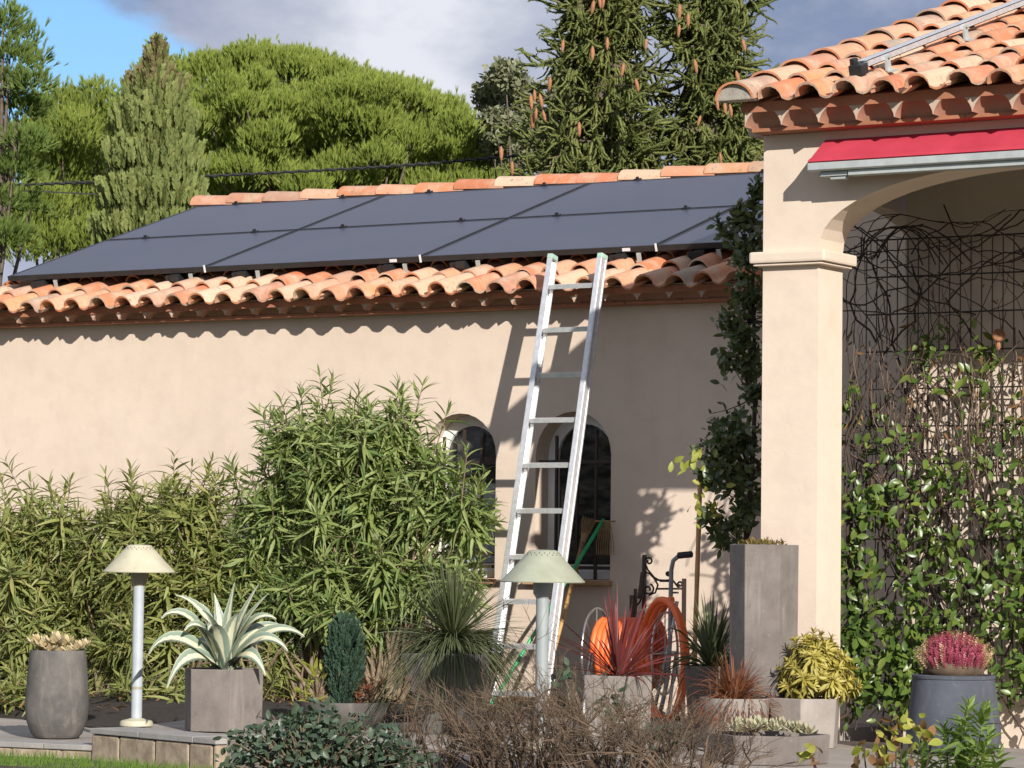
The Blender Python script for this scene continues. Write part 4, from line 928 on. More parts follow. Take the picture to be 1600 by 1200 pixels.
def spruce(name, label, cx, spread, cones, seed):  # hanging ropes of twigs
    random.seed(seed); b0 = tree_base(cx, 300, ZS); root = thing(name, label, 'tree', b0, 'twin spruces behind the roof')
    topy = -170; tr = []
    top = atd(cx, topy, ZS); q = MB(); pts = [b0+(top-b0)*t for t in np.linspace(0, 1, 8)]; q.tube(pts, [0.13*(1-0.8*t) for t in np.linspace(0, 1, 8)], 8); q.build('trunk', M['bark'], root, smooth=180)
    q = MB(); P, D, Sc = [], [], []
    y = topy+30
    while y < 420:
        for b in range(6):
            a = random.uniform(0, 2*math.pi); Lp = np.interp(y, [-170, 0, 120, 260, 420], spread)*random.uniform(0.6, 1.08)
            L_ = Lp*ZS/FPX; o_ = np.array([math.cos(a), math.sin(a), 0]); p0 = atd(cx, y+random.uniform(-8, 8), ZS)
            p1 = p0+o_*L_*0.55-ZV*L_*0.10; p2 = p0+o_*L_-ZV*L_*random.uniform(0.0, 0.3)
            bp = bez(p0, p1, p2, 9); q.tube(bp, [0.022*(1-0.8*i/8) for i in range(9)], 4, cap=False)
            nb = int(8+L_*24)
            for i in range(nb):
                t = 0.12+0.88*(i+random.random())/nb; c = bp[min(8, int(t*8))]+(bp[min(8, int(t*8)+1)]-bp[min(8, int(t*8))])*(t*8-int(t*8))
                sd = np.cross(o_, ZV)*random.uniform(-1, 1)
                hang = random.random()
                if t > 0.8: d = o_*0.8+ZV*random.uniform(-0.4, 0.8)+sd*0.7
                else: d = -ZV*random.uniform(0.8, 1.4)+o_*0.25+sd*0.45
                P.append(c); D.append(d); Sc.append(random.uniform(0.20, 0.44))
        y += 15
    q.build('branches', M['bark'], root)
    P = np.array(P); D = np.array(D); Sc = np.array(Sc); n = len(P)
    for k in range(6):
        s_ = np.arange(k, n, 6); scatter('crown', root, BR[k], P[s_], D[s_], rdir(len(s_)), Sc[s_], M['spruce'])
    cm = MB(); cm.lathe([(0.003, 0), (0.016, -0.02), (0.026, -0.06), (0.027, -0.10), (0.020, -0.15), (0.008, -0.185), (0.001, -0.19)], (0, 0, 0), 8)
    me = None
    for (x, y) in cones:
        mt = Matrix.Translation(Vector(atd(x, y, ZS-0.75-random.uniform(0, .3)))) @ Matrix.Rotation(random.uniform(-.25, .25), 4, 'X') @ Matrix.Rotation(random.uniform(-.25, .25), 4, 'Y') @ Matrix.Scale(random.uniform(.65, .95), 4)
        if me is None:
            o = cm.build('cone', M['cone'], root, smooth=180); o.matrix_basis = mt; me = o.data
        else: inst('cone', me, mt, root)
    # short leader sprays reaching into the sky
spruce('spruce', 'left one of twin dark spruces with hanging twigs and orange cones', 940, [30, 78, 102, 138, 150], [(936, -8), (944, -4), (928, 0), (880, 62), (949, 58), (926, 72), (975, 98), (993, 122), (835, 140), (843, 146), (829, 148), (838, 168), (848, 172), (833, 176), (783, 228), (800, 252), (860, 120), (905, 190), (1010, 60)], 21)
spruce('spruce', 'right one of twin dark spruces with hanging twigs, beside the porch roof', 1116, [30, 74, 76, 84, 90], [(1062, 6), (1062, 38), (1085, 92), (1120, 154), (1140, 162), (1132, 158), (1125, 238), (1075, 20), (1150, 110), (1095, 180), (1160, 60)], 22)
random.seed(99)

# overhead cable
ca = thing('overhead_cable', 'thin black overhead cable crossing in front of the pines', 'cable', atd(-80, 291, 39))
q = MB(); cp = [atd(x, y, 39.0) for x, y in ((-80, 291), (60, 288), (160, 284), (310, 276), (430, 270), (560, 263), (680, 255), (790, 245), (900, 234), (1230, 196))]
q.tube(cp, 0.014, 5)
for i in range(len(cp)-1):
    for t in np.linspace(0, 1, 7)[:-1]:
        p = cp[i]+(cp[i+1]-cp[i])*t; q.tube([p-RH*0.06+ZV*0.008, p, p+RH*0.06-ZV*0.008], 0.018, 5)
q.build('cable', M['cable'], ca)
q = MB(); q.tube([atd(x, y, 39.0) for x, y in ((-80, 297), (60, 299), (160, 304), (300, 318))], 0.010, 4); q.build('service_wire', M['cable'], ca)
for (x, Zp) in ((-90, 39.0), (1240, 39.0)):
    b0 = tree_base(x, 300, Zp); q = MB(); q.tube([b0, atd(x, 291 if x < 0 else 195, Zp)+ZV*0.3], [0.13, 0.10], 10)
    tag(q.build('utility_pole', M['bark'], None, smooth=60), 'wooden pole carrying the overhead cable %s' % ('at its left end' if x < 0 else 'behind the porch roof'), 'pole')

# ================================================================== SHRUBS
LANCE = leaf_tmpl(0.075, 4, 0.3, 0.22, 0.42)
LANCEB = leaf_tmpl(0.060, 5, 0.5, 0.55, 0.36)
LANCE2 = leaf_tmpl(0.12, 4, 0.3, 0.25, 0.4)
OVAL = leaf_tmpl(0.24, 4, 0.25, 0.15, 0.45)
def shoots(tips, dirs, L_, whorls, nl, ll, a0, a1, droop):
    P, D, Sc, Nn = [], [], [], []
    for tip, d, Ls in zip(tips, dirs, L_):
        d = d/np.linalg.norm(d); a = np.cross(d, [0.31, 0.77, 0.2]); a /= np.linalg.norm(a); b = np.cross(d, a); ph_ = random.uniform(0, 6)
        for wI in range(whorls):
            t = wI/(whorls-1); c = tip-d*Ls*t; el = a0+(a1-a0)*t**0.8
            for k in range(nl):
                an = ph_+wI*1.1+2*math.pi*k/nl+random.uniform(-.3, .3); e2 = el+random.uniform(-.2, .2)
                out = a*math.cos(an)+b*math.sin(an); v = d*math.cos(e2)+out*math.sin(e2)-ZV*droop*random.uniform(0.3, 1.3)*t
                P.append(c); D.append(v); Nn.append(d+rng.normal(size=3)*0.3); Sc.append(ll*random.uniform(0.75, 1.15)*(0.55+0.45*min(1, t*3)))
    return np.array(P), np.array(D), np.array(Nn), np.array(Sc)
def oleander(name, label, lobes, Y, ny, m, base_px, nsh, ll, group=None, extra=()):
    cs = [(at(c[0], c[1], Y+(c[4] if len(c) > 4 else 0)), c[2]/kk(at(c[0], c[1], Y)), c[3]/kk(at(c[0], c[1], Y))) for c in lobes]
    bp = [at(x, 1085, Y+random.uniform(-.1, .2)) for x in base_px]
    for b in bp: b[2] = -0.05
    root = thing(name, label, 'shrub', (np.mean(bp, axis=0)[0], np.mean(bp, axis=0)[1], 0), group)
    ar_ = np.array([c[1]*c[2] for c in cs]); ar_ /= ar_.sum(); tips, dirs, Ls = [], [], []; q = MB()
    for _ in range(nsh):
        c, rx, rz_ = cs[rng.choice(len(cs), p=ar_)]; d = rdir(1)[0]
        if d@TOCAM < -0.2 and random.random() < 0.75: d = d-2*(d@TOCAM)*TOCAM
        rr = random.uniform(0.6, 1.08); tip = c+d*np.array([rx, min(rx, ny), rz_])*rr
        dd = d*np.array([.7, .7, .5])+ZV*(0.75 if d[2] > -0.25 else 0.05)+rng.normal(size=3)*0.22
        tips.append(tip); dirs.append(dd); Ls.append(random.uniform(0.18, 0.32))
    for (x, y, yy, dx) in extra:
        tips.append(at(x, y, yy)); dirs.append(ZV+RH*dx); Ls.append(0.34)
    for i, (tp, dd) in enumerate(zip(tips, dirs)):
        b = bp[i % len(bp)]; e = tp-dd/np.linalg.norm(dd)*Ls[i]; mid = (b+e)/2+np.array([0, 0, 0.15*np.linalg.norm(e-b)])
        if i % 3 == 0: q.tube(bez(b, mid, e, 6), [0.016, 0.013, 0.010, 0.008, 0.006, 0.004], 5, cap=False)
        q.tube([e, tp], [0.0045, 0.002], 4, cap=False)
    for b in bp:
        b = b+np.array([0, -.10, 0])
        for _ in range(6):
            e = b+np.array([random.uniform(-.35, .35), random.uniform(-.25, .2), random.uniform(.3, .6)]); q.tube(bez(b, (b+e)/2+rng.normal(size=3)*.04, e, 5), [0.022, 0.018, 0.014, 0.009, 0.003], 6, cap=False)
    q.build('stems', M['stem'], root, smooth=180)
    P, D, Nn, Sc = shoots(tips, dirs, Ls, 9, 3, ll, 0.35, 1.5, 0.9)
    # keep leaves in front of the wall
    ok = (P[:, 1]+D[:, 1]/np.linalg.norm(D, axis=1)*Sc) < -0.03
    P, D, Nn, Sc = P[ok], D[ok], Nn[ok], Sc[ok]; h = rng.random(len(P)) < 0.5
    scatter('foliage', root, LANCE, P[h], D[h], Nn[h], Sc[h], m, 150, 'leaf'); scatter('foliage', root, LANCEB, P[~h], D[~h], Nn[~h], Sc[~h]*1.05, m, 150, 'leaf'); return root
oleander('oleander_bush', 'big rounded green oleander bush half covering the left arched window', [(480, 690, 85, 72), (600, 680, 90, 66), (430, 775, 85, 80), (560, 790, 115, 100), (670, 770, 85, 90), (520, 890, 120, 75), (640, 890, 110, 75), (410, 870, 65, 75), (735, 800, 50, 62), (700, 900, 70, 55), (560, 720, 110, 70), (440, 930, 80, 55), (560, 950, 110, 40)],
         -1.0, 0.42, M['oleander'], (490, 540, 590, 620, 565), 430, 0.158, extra=[(500, 590, -1.0, -.1), (520, 596, -1.0, .2), (622, 600, -1.0, .05), (660, 604, -1.0, .25), (440, 628, -1.1, -.3), (700, 640, -1.0, .3), (730, 705, -1.2, .1), (560, 610, -1.0, .0), (755, 740, -1.1, .4), (470, 610, -1.0, -.1)])
oleander('oleander_bush', 'olive green oleander bush behind the cream lamp and the agave', [(215, 800, 75, 62), (300, 790, 65, 66), (250, 880, 100, 80), (170, 880, 80, 80), (330, 880, 55, 80), (230, 980, 110, 70), (340, 970, 60, 60), (440, 1000, 40, 50), (300, 1030, 70, 40), (190, 1040, 60, 36), (400, 930, 50, 60), (250, 1072, 120, 20, -.5), (400, 1062, 50, 24, -.3)],
         -1.1, 0.42, M['oleander2'], (170, 230, 290, 420), 350, 0.155, extra=[(272, 715, -1.0, 0), (330, 722, -1.0, .3), (205, 735, -1.0, -.1), (300, 730, -1.0, .1), (165, 742, -1.0, -.2)])
oleander('oleander_bush', 'olive green oleander bush at the left edge behind the tall tapered pot', [(30, 830, 80, 62), (100, 815, 65, 66), (60, 900, 100, 80), (-30, 880, 70, 90), (60, 980, 100, 70), (130, 970, 50, 70), (60, 1040, 80, 36), (120, 1050, 50, 30), (60, 1078, 100, 20, -.5)],
         -1.1, 0.42, M['oleander2'], (20, 80, 120, -30), 280, 0.155, extra=[(10, 722, -1.0, -.5), (48, 755, -1.0, -.1), (110, 752, -1.0, .1), (0, 745, -1.0, -.4)])
n = 1500; lit_x = rng.uniform(-5.5, 1.5, n); lit_y = -rng.random(n)**1.3*2.1
scatter('leaf_litter', None, LANCE2, np.stack([lit_x, lit_y, np.where(lit_y < -1.85, 0.003, 0.055)+rng.random(n)*.02], -1), rng.normal(size=(n, 3))*np.array([1, 1, .15]), ZV, rng.uniform(.05, .12, n), M['dryleaf'])
tag(bpy.data.objects['leaf_litter'], 'dry brown fallen leaves lying under the oleander hedge', 'fallen leaves', kind='stuff')
# yellowish small plant beside the bowl
def clump(name, label, c, n, rad, hgt, tm, m, sc, cat='plant', parts=0, stems=True, flat=False):
    root = thing(name, label, cat, c); d = rdir(n); d[:, 2] = np.abs(d[:, 2]); P = np.array(c)+d*np.array([rad, rad, hgt])*(rng.random((n, 1))**0.35)
    if stems:
        q = MB()
        for i in range(0, n, max(1, n//26)):
            q.tube(bez(c, (np.array(c)+P[i])/2+ZV*0.05, P[i], 4), [0.005, 0.004, 0.003, 0.002], 4, cap=False)
        q.build('stems', M['stem'], root)
    scatter('foliage', root, tm, P, d*0.8+rng.normal(size=(n, 3))*0.5+ZV*0.2, rng.normal(size=(n, 3))*0.5+ZV, rng.uniform(0.7, 1.2, n)*sc, m, parts, 'leaf'); return root

# ================================================================== POTS AND THEIR PLANTS
def lathe_pot(name, label, c, prof, m, group=None, n=40, soil=None):
    root = thing(name, label, 'planter', c, group); q = MB(); q.lathe(prof, c, n); q.build('pot', m, root, smooth=40)
    r, z = soil; q = MB(); q.lathe([(0.001, z+0.006), (r*.6, z+0.004), (r, z)], c, n); q.build('potting_soil', M['soil'], root, smooth=180); return root
def poly_pot(name, label, c, r0, r1, h, sides, rot, m, wall=0.022, cat='planter'):
    """a flat sided planter: outer wall, rim, inside, soil"""
    root = thing(name, label, cat, c); q = MB(); rings = [(r0, 0), (r0, 0.004), (r1, h), (r1-wall, h), (r1-wall*1.1, h-0.05)]
    q.lathe([(0.001, 0)]+rings, (0, 0, 0), sides); rt = Matrix.Rotation(rot, 3, 'Z'); q.v = [tuple(rt @ Vector(v)+Vector([float(x) for x in c])) for v in q.v]
    q.build('pot', m, root, bevel=0.004)
    q = MB(); q.lathe([(0.001, h-0.03), (r1-wall, h-0.035)], (0, 0, 0), sides); q.v = [tuple(rt @ Vector(v)+Vector([float(x) for x in c])) for v in q.v]; q.build('potting_soil', M['soil'], root); return root
# tall tapered pot, left
pc = atz(88, 1152, -0.088); k = kk(pc); k_ = 1/k
potL = lathe_pot('tapered_pot', 'tall round dark grey pot bulging towards its foot, on the left terrace', pc,
    [(0.001, 0), (34*k_, 0), (40*k_, 6*k_), (48*k_, 28*k_), (50*k_, 52*k_), (47.5*k_, 90*k_), (44*k_, 132*k_), (43.5*k_, 136*k_), (40*k_, 136*k_), (39*k_, 120*k_)], M['conc_d'], soil=(40*k_, 128*k_))
def rosette(parent, c, r, m, n=14, up=0.5, name='rosette'):
    q = MB()
    for i in range(n):
        ring = i/n; a = i*2.4; el = 0.15+1.2*(1-ring)*up*1.6; L_ = r*(0.5+0.5*ring) if False else r*(1.0-0.45*(1-ring)); d = np.array([math.cos(a)*math.cos(el), math.sin(a)*math.cos(el), math.sin(el)])
        s_ = np.array([-math.sin(a), math.cos(a), 0]); e = np.array(c)+d*L_; mid = np.array(c)+d*L_*0.55
        q.blade([np.array(c)+d*L_*0.05, mid-ZV*0.03*r, e+ZV*0.05*r], [r*0.12, r*0.27, r*0.03], s_, 0.45)
    return q.build(name, m, parent, smooth=60, recalc=False)
tp = thing('pale_succulent', 'cream coloured succulent rosettes filling the top of the tall tapered pot', 'plant', pc+ZV*130*k_)
for (x, y, r) in ((-33, 150, 17), (-18, 146, 19), (0, 152, 20), (10, 148, 18), (-8, 140, 15), (34, 143, 15), (42, 147, 13), (22, 138, 12), (-25, 138, 14), (4, 137, 13)):
    rosette(tp, loc2(pc, x*k_, random.uniform(-.03, .09), (y-4)*k_), r*1.25*k_, M['succ1'], 16, 0.9)
# lamps
def lamp(name, label, c, k, ms, mp, mc, bands, hs=0):
    k_ = 1/k; c = np.array(c)-ZV*hs; root = thing(name, label, 'garden lamp', c, 'mushroom garden lamps'); q = MB()
    q.lathe([(0.001, 0), (26*k_, 0), (26*k_, 5*k_), (24*k_, 8*k_), (12*k_, 11*k_), (10*k_, 12*k_)], c+ZV*hs, 32); q.build('base', ms if not bands else M['shade1'], root, smooth=40)
    q = MB(); q.lathe([(8.6*k_, 10*k_+hs), (8.6*k_, 222*k_)], c, 24); q.build('post', mp, root, smooth=40)
    q = MB(); q.lathe([(8.7*k_, 218*k_), (11*k_, 222*k_), (12.6*k_, 224*k_), (13*k_, 240*k_), (13.8*k_, 242*k_), (13.8*k_, 246*k_)], c, 24); q.build('collar', mc, root, smooth=40)
    q = MB(); q.lathe([(8.8*k_, 57*k_), (8.8*k_, 61*k_)], c, 24); q.build('band', M['collar'], root, smooth=40) if bands else None
    prof = [(14*k_, 250*k_), (52*k_, 240.5*k_), (56*k_, 239*k_), (56.6*k_, 240.2*k_), (38*k_, 260.2*k_), (20.5*k_, 279.4*k_), (19*k_, 281.2*k_), (16*k_, 282.2*k_), (0.001, 282.8*k_)]
    q = MB(); q.lathe(prof, c, 48); sh = q.build('lamp_shade', ms, root, smooth=35)
    q = MB()
    for ring, (rr, zz) in enumerate(((21.6, 278.2), (24.0, 275.6))):
        for i in range(20):
            a = 2*math.pi*(i+0.5*ring)/20; p = np.array(c)+np.array([rr*k_*math.cos(a), rr*k_*math.sin(a), zz*k_]); q.lathe([(0.001, 0.0012), (0.7*k_, 0.0010), (0.9*k_, -0.001)], p+np.array([math.cos(a), math.sin(a), 0.9])*0.0006, 6, axis=(math.cos(a), math.sin(a), 0.92))
    q.build('vent_hole', M['hole'], sh)
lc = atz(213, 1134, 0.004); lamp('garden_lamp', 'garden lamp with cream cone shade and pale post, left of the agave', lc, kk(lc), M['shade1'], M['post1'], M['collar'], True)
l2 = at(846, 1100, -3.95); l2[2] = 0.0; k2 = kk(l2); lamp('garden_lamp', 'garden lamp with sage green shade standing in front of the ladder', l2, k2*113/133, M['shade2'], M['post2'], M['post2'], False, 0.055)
# hexagonal agave planter
hc_ = atz(345, 1143, 0.004); k = kk(hc_); k_ = 1/k; hc_ = hc_+TOCAM*-0.13
hexr = 66*k_/math.cos(R_(4))
poly_pot('hexagonal_planter', 'low six sided grey planter holding the variegated agave', hc_, hexr*0.98, hexr, 97*k_, 6, math.atan2(TOCAM[1], TOCAM[0])+R_(14), M['conc'])
ag = thing('agave', 'variegated agave with arching cream and grey green leaves in the six sided planter', 'plant', hc_+ZV*95*k_)
ac0 = hc_+ZV*97*k_
# right, up, toward (px), droop control
AG = [(-118, 20, 30, 84, .70), (-84, -30, 60, 52, .66), (-79, 114, -5, 108, .34), (-99, 78, 25, 118, .58), (-20, 118, -20, 70, .4), (14, 136, -10, 75, .4), (52, 134, -15, 75, .4), (70, 120, 0, 80, .42), (83, 79, 20, 104, .5), (128, 52, 25, 90, .6), (70, -8, 58, 52, .62), (-20, 62, 70, 92, .6),
      (-40, 100, -50, 70, .42), (30, 100, -55, 70, .42), (60, 30, -70, 60, .5), (-70, 30, -70, 60, .5), (100, 60, -40, 90, .5), (-34, 92, 30, 84, .4), (30, 92, 40, 84, .4), (-60, 60, 40, 95, .55), (104, 30, 50, 80, .6)]
for (dx, dy, dt, cu, cf) in AG:
    tip = loc2(ac0, dx*k_, dt*k_, dy*k_); hor = RH*dx+TOCAM*dt; hn = hor/np.linalg.norm(hor)
    ctl = loc2(ac0, dx*cf*k_, dt*cf*k_, cu*k_); base = ac0+hn*0.02-ZV*0.012
    pts_ = bez(base, ctl, tip, 11); sdv = np.cross(hn, ZV); sdv = sdv-ZV*0.75*np.sign(sdv@TOCAM)*min(1, abs(hn@RH)*1.1); ts = np.linspace(0, 1, 11)
    ws = [k_*17*(0.62+0.42*math.sin(math.pi*min(1, t*1.15+0.1)))*(1-t**2.6)+0.0012 for t in ts]
    q = MB(); q.blade(pts_, ws, sdv, 0.42)
    me_f = q.f; nv = len(q.v)
    q.v += [tuple(np.array(v)-np.array([0, 0, 0.004])-hn*0.004) for v in q.v]; q.f += [tuple(i+nv for i in f[::-1]) for f in me_f]; q.mi += [0]*len(me_f)
    o = q.build('leaf', M['agave'], ag, smooth=60, recalc=False); me = o.data; ul = me.uv_layers.new(name='UVMap')
    for lp in me.loops: vi = lp.vertex_index % nv; ul.data[lp.index].uv = ((vi % 3)*0.5, (vi//3)/10)
    # spines along the margin are too small to part from the leaf
# bowl with dwarf conifer
bc = atz(535, 1140, 0.003); k = kk(bc); k_ = 1/k; bc = bc-TOCAM*0.18
lathe_pot('bowl_planter', 'wide low dark grey bowl holding the dwarf conifer', bc, [(0.001, 0), (46*k_, 0), (56*k_, 8*k_), (70*k_, 24*k_), (76*k_, 39*k_), (77*k_, 42*k_), (72*k_, 42*k_), (70*k_, 34*k_)], M['conc_d'], soil=(72*k_, 36*k_))
dc = thing('dwarf_conifer', 'small dark blue green column shaped conifer in the low bowl', 'plant', loc2(bc, 0, 0.02, 36*k_)); c0 = np.array(dc.location)
q = MB(); q.tube([c0, c0+ZV*112*k_], [0.012, 0.004], 6); q.build('trunk', M['bark'], dc)
n = 1300; tt = rng.random(n); hw = np.interp(tt, [0, .15, .5, .8, 1.0], [14, 22, 24, 20, 4])*k_; an = rng.random(n)*6.283
P = c0+np.stack([np.cos(an)*hw, np.sin(an)*hw, tt*130*k_], -1)*np.array([1, 1, 1]); D = np.stack([np.cos(an)*.45, np.sin(an)*.45, np.ones(n)], -1)+rng.normal(size=(n, 3))*.15
scatter('foliage', dc, FE[0], P, D, rdir(n), rng.uniform(0.05, 0.085, n), M['conifer'])
clump('yellow_shrublet', 'small yellow green leafy shrublet left of the dwarf conifer', loc2(bc, -42*k_, 0.02, 34*k_), 90, 0.10, 0.26, LANCE2, M['yellowleaf'], 0.07, parts=90)
clump('red_shrublet', 'low reddish brown shrublet right of the dwarf conifer in the bowl', loc2(bc, 42*k_, 0.03, 34*k_), 260, 0.13, 0.15, LANCE2, M['carex'], 0.045, parts=260)
# grass tree in a square tapered pot
gc = at(708, 1020, -2.9); gc[2] = 0.0; k = kk(gc); k_ = 1/k
gh = (1135-1016)*k_ if False else at(708, 1020, -2.9)[2]
poly_pot('square_pot', 'dark square tapered pot under the spiky grass tree', gc, 52*k_, 92*k_, gh, 4, math.atan2(TOCAM[1], TOCAM[0])+R_(30), M['conc_d'])
gt_ = thing('grass_tree', 'spiky dark green grass tree with a fountain of thin leaves in a square pot', 'plant', gc+ZV*gh)
q = MB(); q.tube([gc+ZV*(gh-0.04), gc+ZV*(gh+0.07)], [0.045, 0.05], 10); q.build('trunk', M['bark'], gt_)
def fountain(name, parent, c, n, l0, l1, wd, m, el0, el1, droop, parts=False, pname='blade', fold=0.2, bias=0.0):
    q = MB()
    for i in range(n):
        a = random.uniform(0, 2*math.pi); el = random.uniform(el0, el1); L_ = random.uniform(l0, l1); o_ = np.array([math.cos(a), math.sin(a), 0])
        d = o_*math.cos(el)+ZV*math.sin(el); p0 = np.array(c)+o_*random.uniform(0, 0.02); p1 = p0+d*L_*0.6; p2 = p0+d*L_-ZV*L_*droop*math.cos(el)*random.uniform(0.5, 1.3)
        if parts: q = MB()
        w0 = wd*random.uniform(.8, 1.2)
        q.blade(bez(p0, p1, p2, 6), [w0*0.8, w0, w0, w0*0.9, w0*0.6, 0.0004], np.cross(o_, ZV)+rng.normal(size=3)*0.3, fold)
        if parts: q.build(pname, m, parent, smooth=180, recalc=False)
    if not parts: o = q.build(name, m, parent, smooth=180, recalc=False); o['kind'] = 'stuff'; return o
fountain('blades', gt_, gc+ZV*(gh+0.07), 480, 0.32, 0.52, 0.0034, M['dasy'], -0.25, 1.45, 0.25)
fountain('drooping_blades', gt_, gc+ZV*(gh+0.06), 560, 0.30, 0.50, 0.0032, M['dasy'], -0.3, 0.6, 0.85)
# cordyline in a square planter
cc_ = at(966, 1058, -2.6); ch = cc_[2]; cc_[2] = 0; k = kk(cc_); k_ = 1/k
poly_pot('square_planter', 'plain square grey brown planter under the red cordyline', cc_, 54*k_, 56*k_, ch+0.01, 4, R_(45+3), M['conc_l'])
cy = thing('cordyline', 'spiky dark red cordyline in a square planter before the hose reel', 'plant', cc_+ZV*(ch+0.02))
fountain('leaf', cy, cc_+ZV*(ch+0.0), 34, 0.34, 0.52, 0.008, M['cordy'], 0.75, 1.52, 0.12, True, 'leaf', 0.5)
fountain('leaf', cy, cc_+ZV*(ch+0.0), 34, 0.32, 0.55, 0.0055, M['cordy'], 0.12, 0.85, 0.25, True, 'leaf', 0.5)
# strap leaved plant by the stake
sc_ = at(1112, 1040, -1.75); sh_ = sc_[2]; sc_[2] = 0.0
lathe_pot('small_pot', 'small grey pot hidden under the strap leaved green plant', sc_, [(0.001, 0), (0.12, 0), (0.15, sh_), (0.135, sh_), (0.13, sh_-0.04)], M['conc'], soil=(0.135, sh_-0.03))
st = thing('strap_leaf_plant', 'bushy green strap leaved plant between the hose reel and the tall planter', 'plant', sc_+ZV*sh_)
fountain('leaf', st, sc_+ZV*(sh_-0.02), 150, 0.30, 0.52, 0.0065, M['strap'], 0.35, 1.5, 0.95, True, 'leaf', 0.4)
# tall hexagonal planter
tc_ = at(1193, 1000, -2.62); k = kk(tc_); k_ = 1/k; th_ = at(1193, 851, -2.62)[2]; tc_[2] = 0.0
poly_pot('tall_planter', 'tall narrow six sided grey concrete planter in front of the pillar', tc_, 52.5*k_, 54*k_, th_, 6, math.atan2(TOCAM[1], TOCAM[0])+R_(-38), M['conc'])
sd = thing('sedum', 'low brownish yellow sedum growing on top of the tall planter', 'plant', tc_+ZV*th_)
n = 420; a = rng.random(n)*6.28; r = np.sqrt(rng.random(n))*0.115
P = tc_+np.stack([np.cos(a)*r, np.sin(a)*r, th_-0.03+rng.random(n)*0.045], -1)+RH*-0.01; scatter('foliage', sd, LANCE2, P, rdir(n)*.8+ZV*.7, rdir(n)+ZV, rng.uniform(.018, .038, n), M['sedum'], 300, 'leaf')
# brown sedge in a round pot
bc2 = at(1148, 1090, -3.0); bh = bc2[2]; bc2[2] = 0; k = kk(bc2); k_ = 1/k
lathe_pot('round_pot', 'low round grey brown pot with the russet sedge', bc2, [(0.001, 0), (46*k_, 0), (50*k_, 0.02), (55*k_, bh-.01), (55*k_, bh), (50*k_, bh), (49*k_, bh-.05)], M['conc_l'], soil=(50*k_, bh-.02))
cx_ = thing('sedge', 'russet brown fine sedge drooping from the low round pot', 'plant', bc2+ZV*bh)
fountain('blades', cx_, bc2+ZV*(bh-.03), 650, 0.18, 0.36, 0.0024, M['carex'], 0.0, 1.35, 0.85)
# yellow euphorbia
ec = at(1258, 1100, -2.72); eh = at(1258, 1090, -2.72)[2]; ec[2] = 0; k = kk(ec); k_ = 1/k
poly_pot('concrete_planter', 'six sided pale concrete planter holding the yellow euphorbia', ec, 55*k_, 60*k_, eh, 6, math.atan2(TOCAM[1], TOCAM[0])+R_(-12), M['conc_l'])
eu = thing('euphorbia', 'yellow variegated euphorbia mound in the pale concrete planter', 'plant', ec+ZV*eh)
tips, dirs, Ls = [], [], []; q = MB()
for i in range(44):
    a = i*2.4; r = math.sqrt((i+.5)/44); o_ = np.array([math.cos(a), math.sin(a), 0]); tip = ec+RH*20*k_+ZV*(eh+0.05+0.27*(1-r*r*0.95))+o_*r*0.20+rng.normal(size=3)*.012
    d = ZV*(1.0-0.5*r)+o_*r*0.9; tips.append(tip); dirs.append(d); Ls.append(random.uniform(.06, .11)); q.tube(bez(ec+ZV*(eh-.03), ec+ZV*(eh+.05)+o_*r*.1, tip-d*.05, 5), .005, 5)
q.build('stems', M['stem'], eu)
P, D, Nn, Sc = shoots(tips, dirs, Ls, 9, 5, 0.072, 0.7, 2.0, 0.5); scatter('foliage', eu, LANCE2, P, D, Nn, Sc, M['euph'], 300, 'leaf')
# low planter with grey succulents
lp_ = at(1200, 1150, -3.95); lh = at(1200, 1146, -3.95)[2]; lp_[2] = -0.0; k = kk(lp_); k_ = 1/k
poly_pot('low_planter', 'large low grey concrete planter with pale rosettes, bottom centre right', lp_, 94*k_, 97*k_, lh, 6, math.atan2(TOCAM[1], TOCAM[0])+R_(22), M['conc'])
ls = thing('rosette_succulent', 'pale grey green succulent rosettes massed in the low concrete planter', 'plant', lp_+ZV*lh)
for i in range(26):
    x = random.uniform(-52, 62); rosette(ls, loc2(lp_, x*k_, random.uniform(-.10, .10), lh+0.005+random.uniform(0, .05)*(1-abs(x)/90)), random.uniform(16, 26)*k_, M['succ2'], 14, 0.9)
# right pot with heather
rc = at(1490, 1100, -2.75); k = kk(rc); k_ = 1/k; rh = at(1490, 1054, -2.75)[2]; rc[2] = 0.0
lathe_pot('tapered_pot', 'big blue grey tapered pot under the pink heather', rc, [(0.001, 0), (58*k_, 0), (69*k_, 0.02), (74*k_, 0.08), (73*k_, 0.14), (63.5*k_, rh-.022), (65*k_, rh-.018), (65.5*k_, rh-.004), (63*k_, rh), (58*k_, rh), (57*k_, rh-.05)], M['conc_b'], soil=(58*k_, rh-.02), n=48)
he = thing('heather', 'rounded pink heather with cream spikes on its rim in the blue grey pot', 'plant', rc+ZV*rh)
q = MB(); q.lathe([(0.001, -.005), (40*k_, 0), (48*k_, 10*k_), (46*k_, 24*k_), (30*k_, 34*k_), (0.001, 38*k_)], rc+ZV*(rh-.01), 18); q.build('twig_mass', M['twig'], he, smooth=180)
n = 900; d = rdir(n); d[:, 2] = np.abs(d[:, 2])*1.0; d = nrm(d); P = rc+ZV*(rh+10*k_)+d*np.array([50*k_, 50*k_, 40*k_])*rng.uniform(.8, 1.0, (n, 1)); D = d*np.array([.5, .5, .5])+ZV*.85+rng.normal(size=(n, 3))*.12
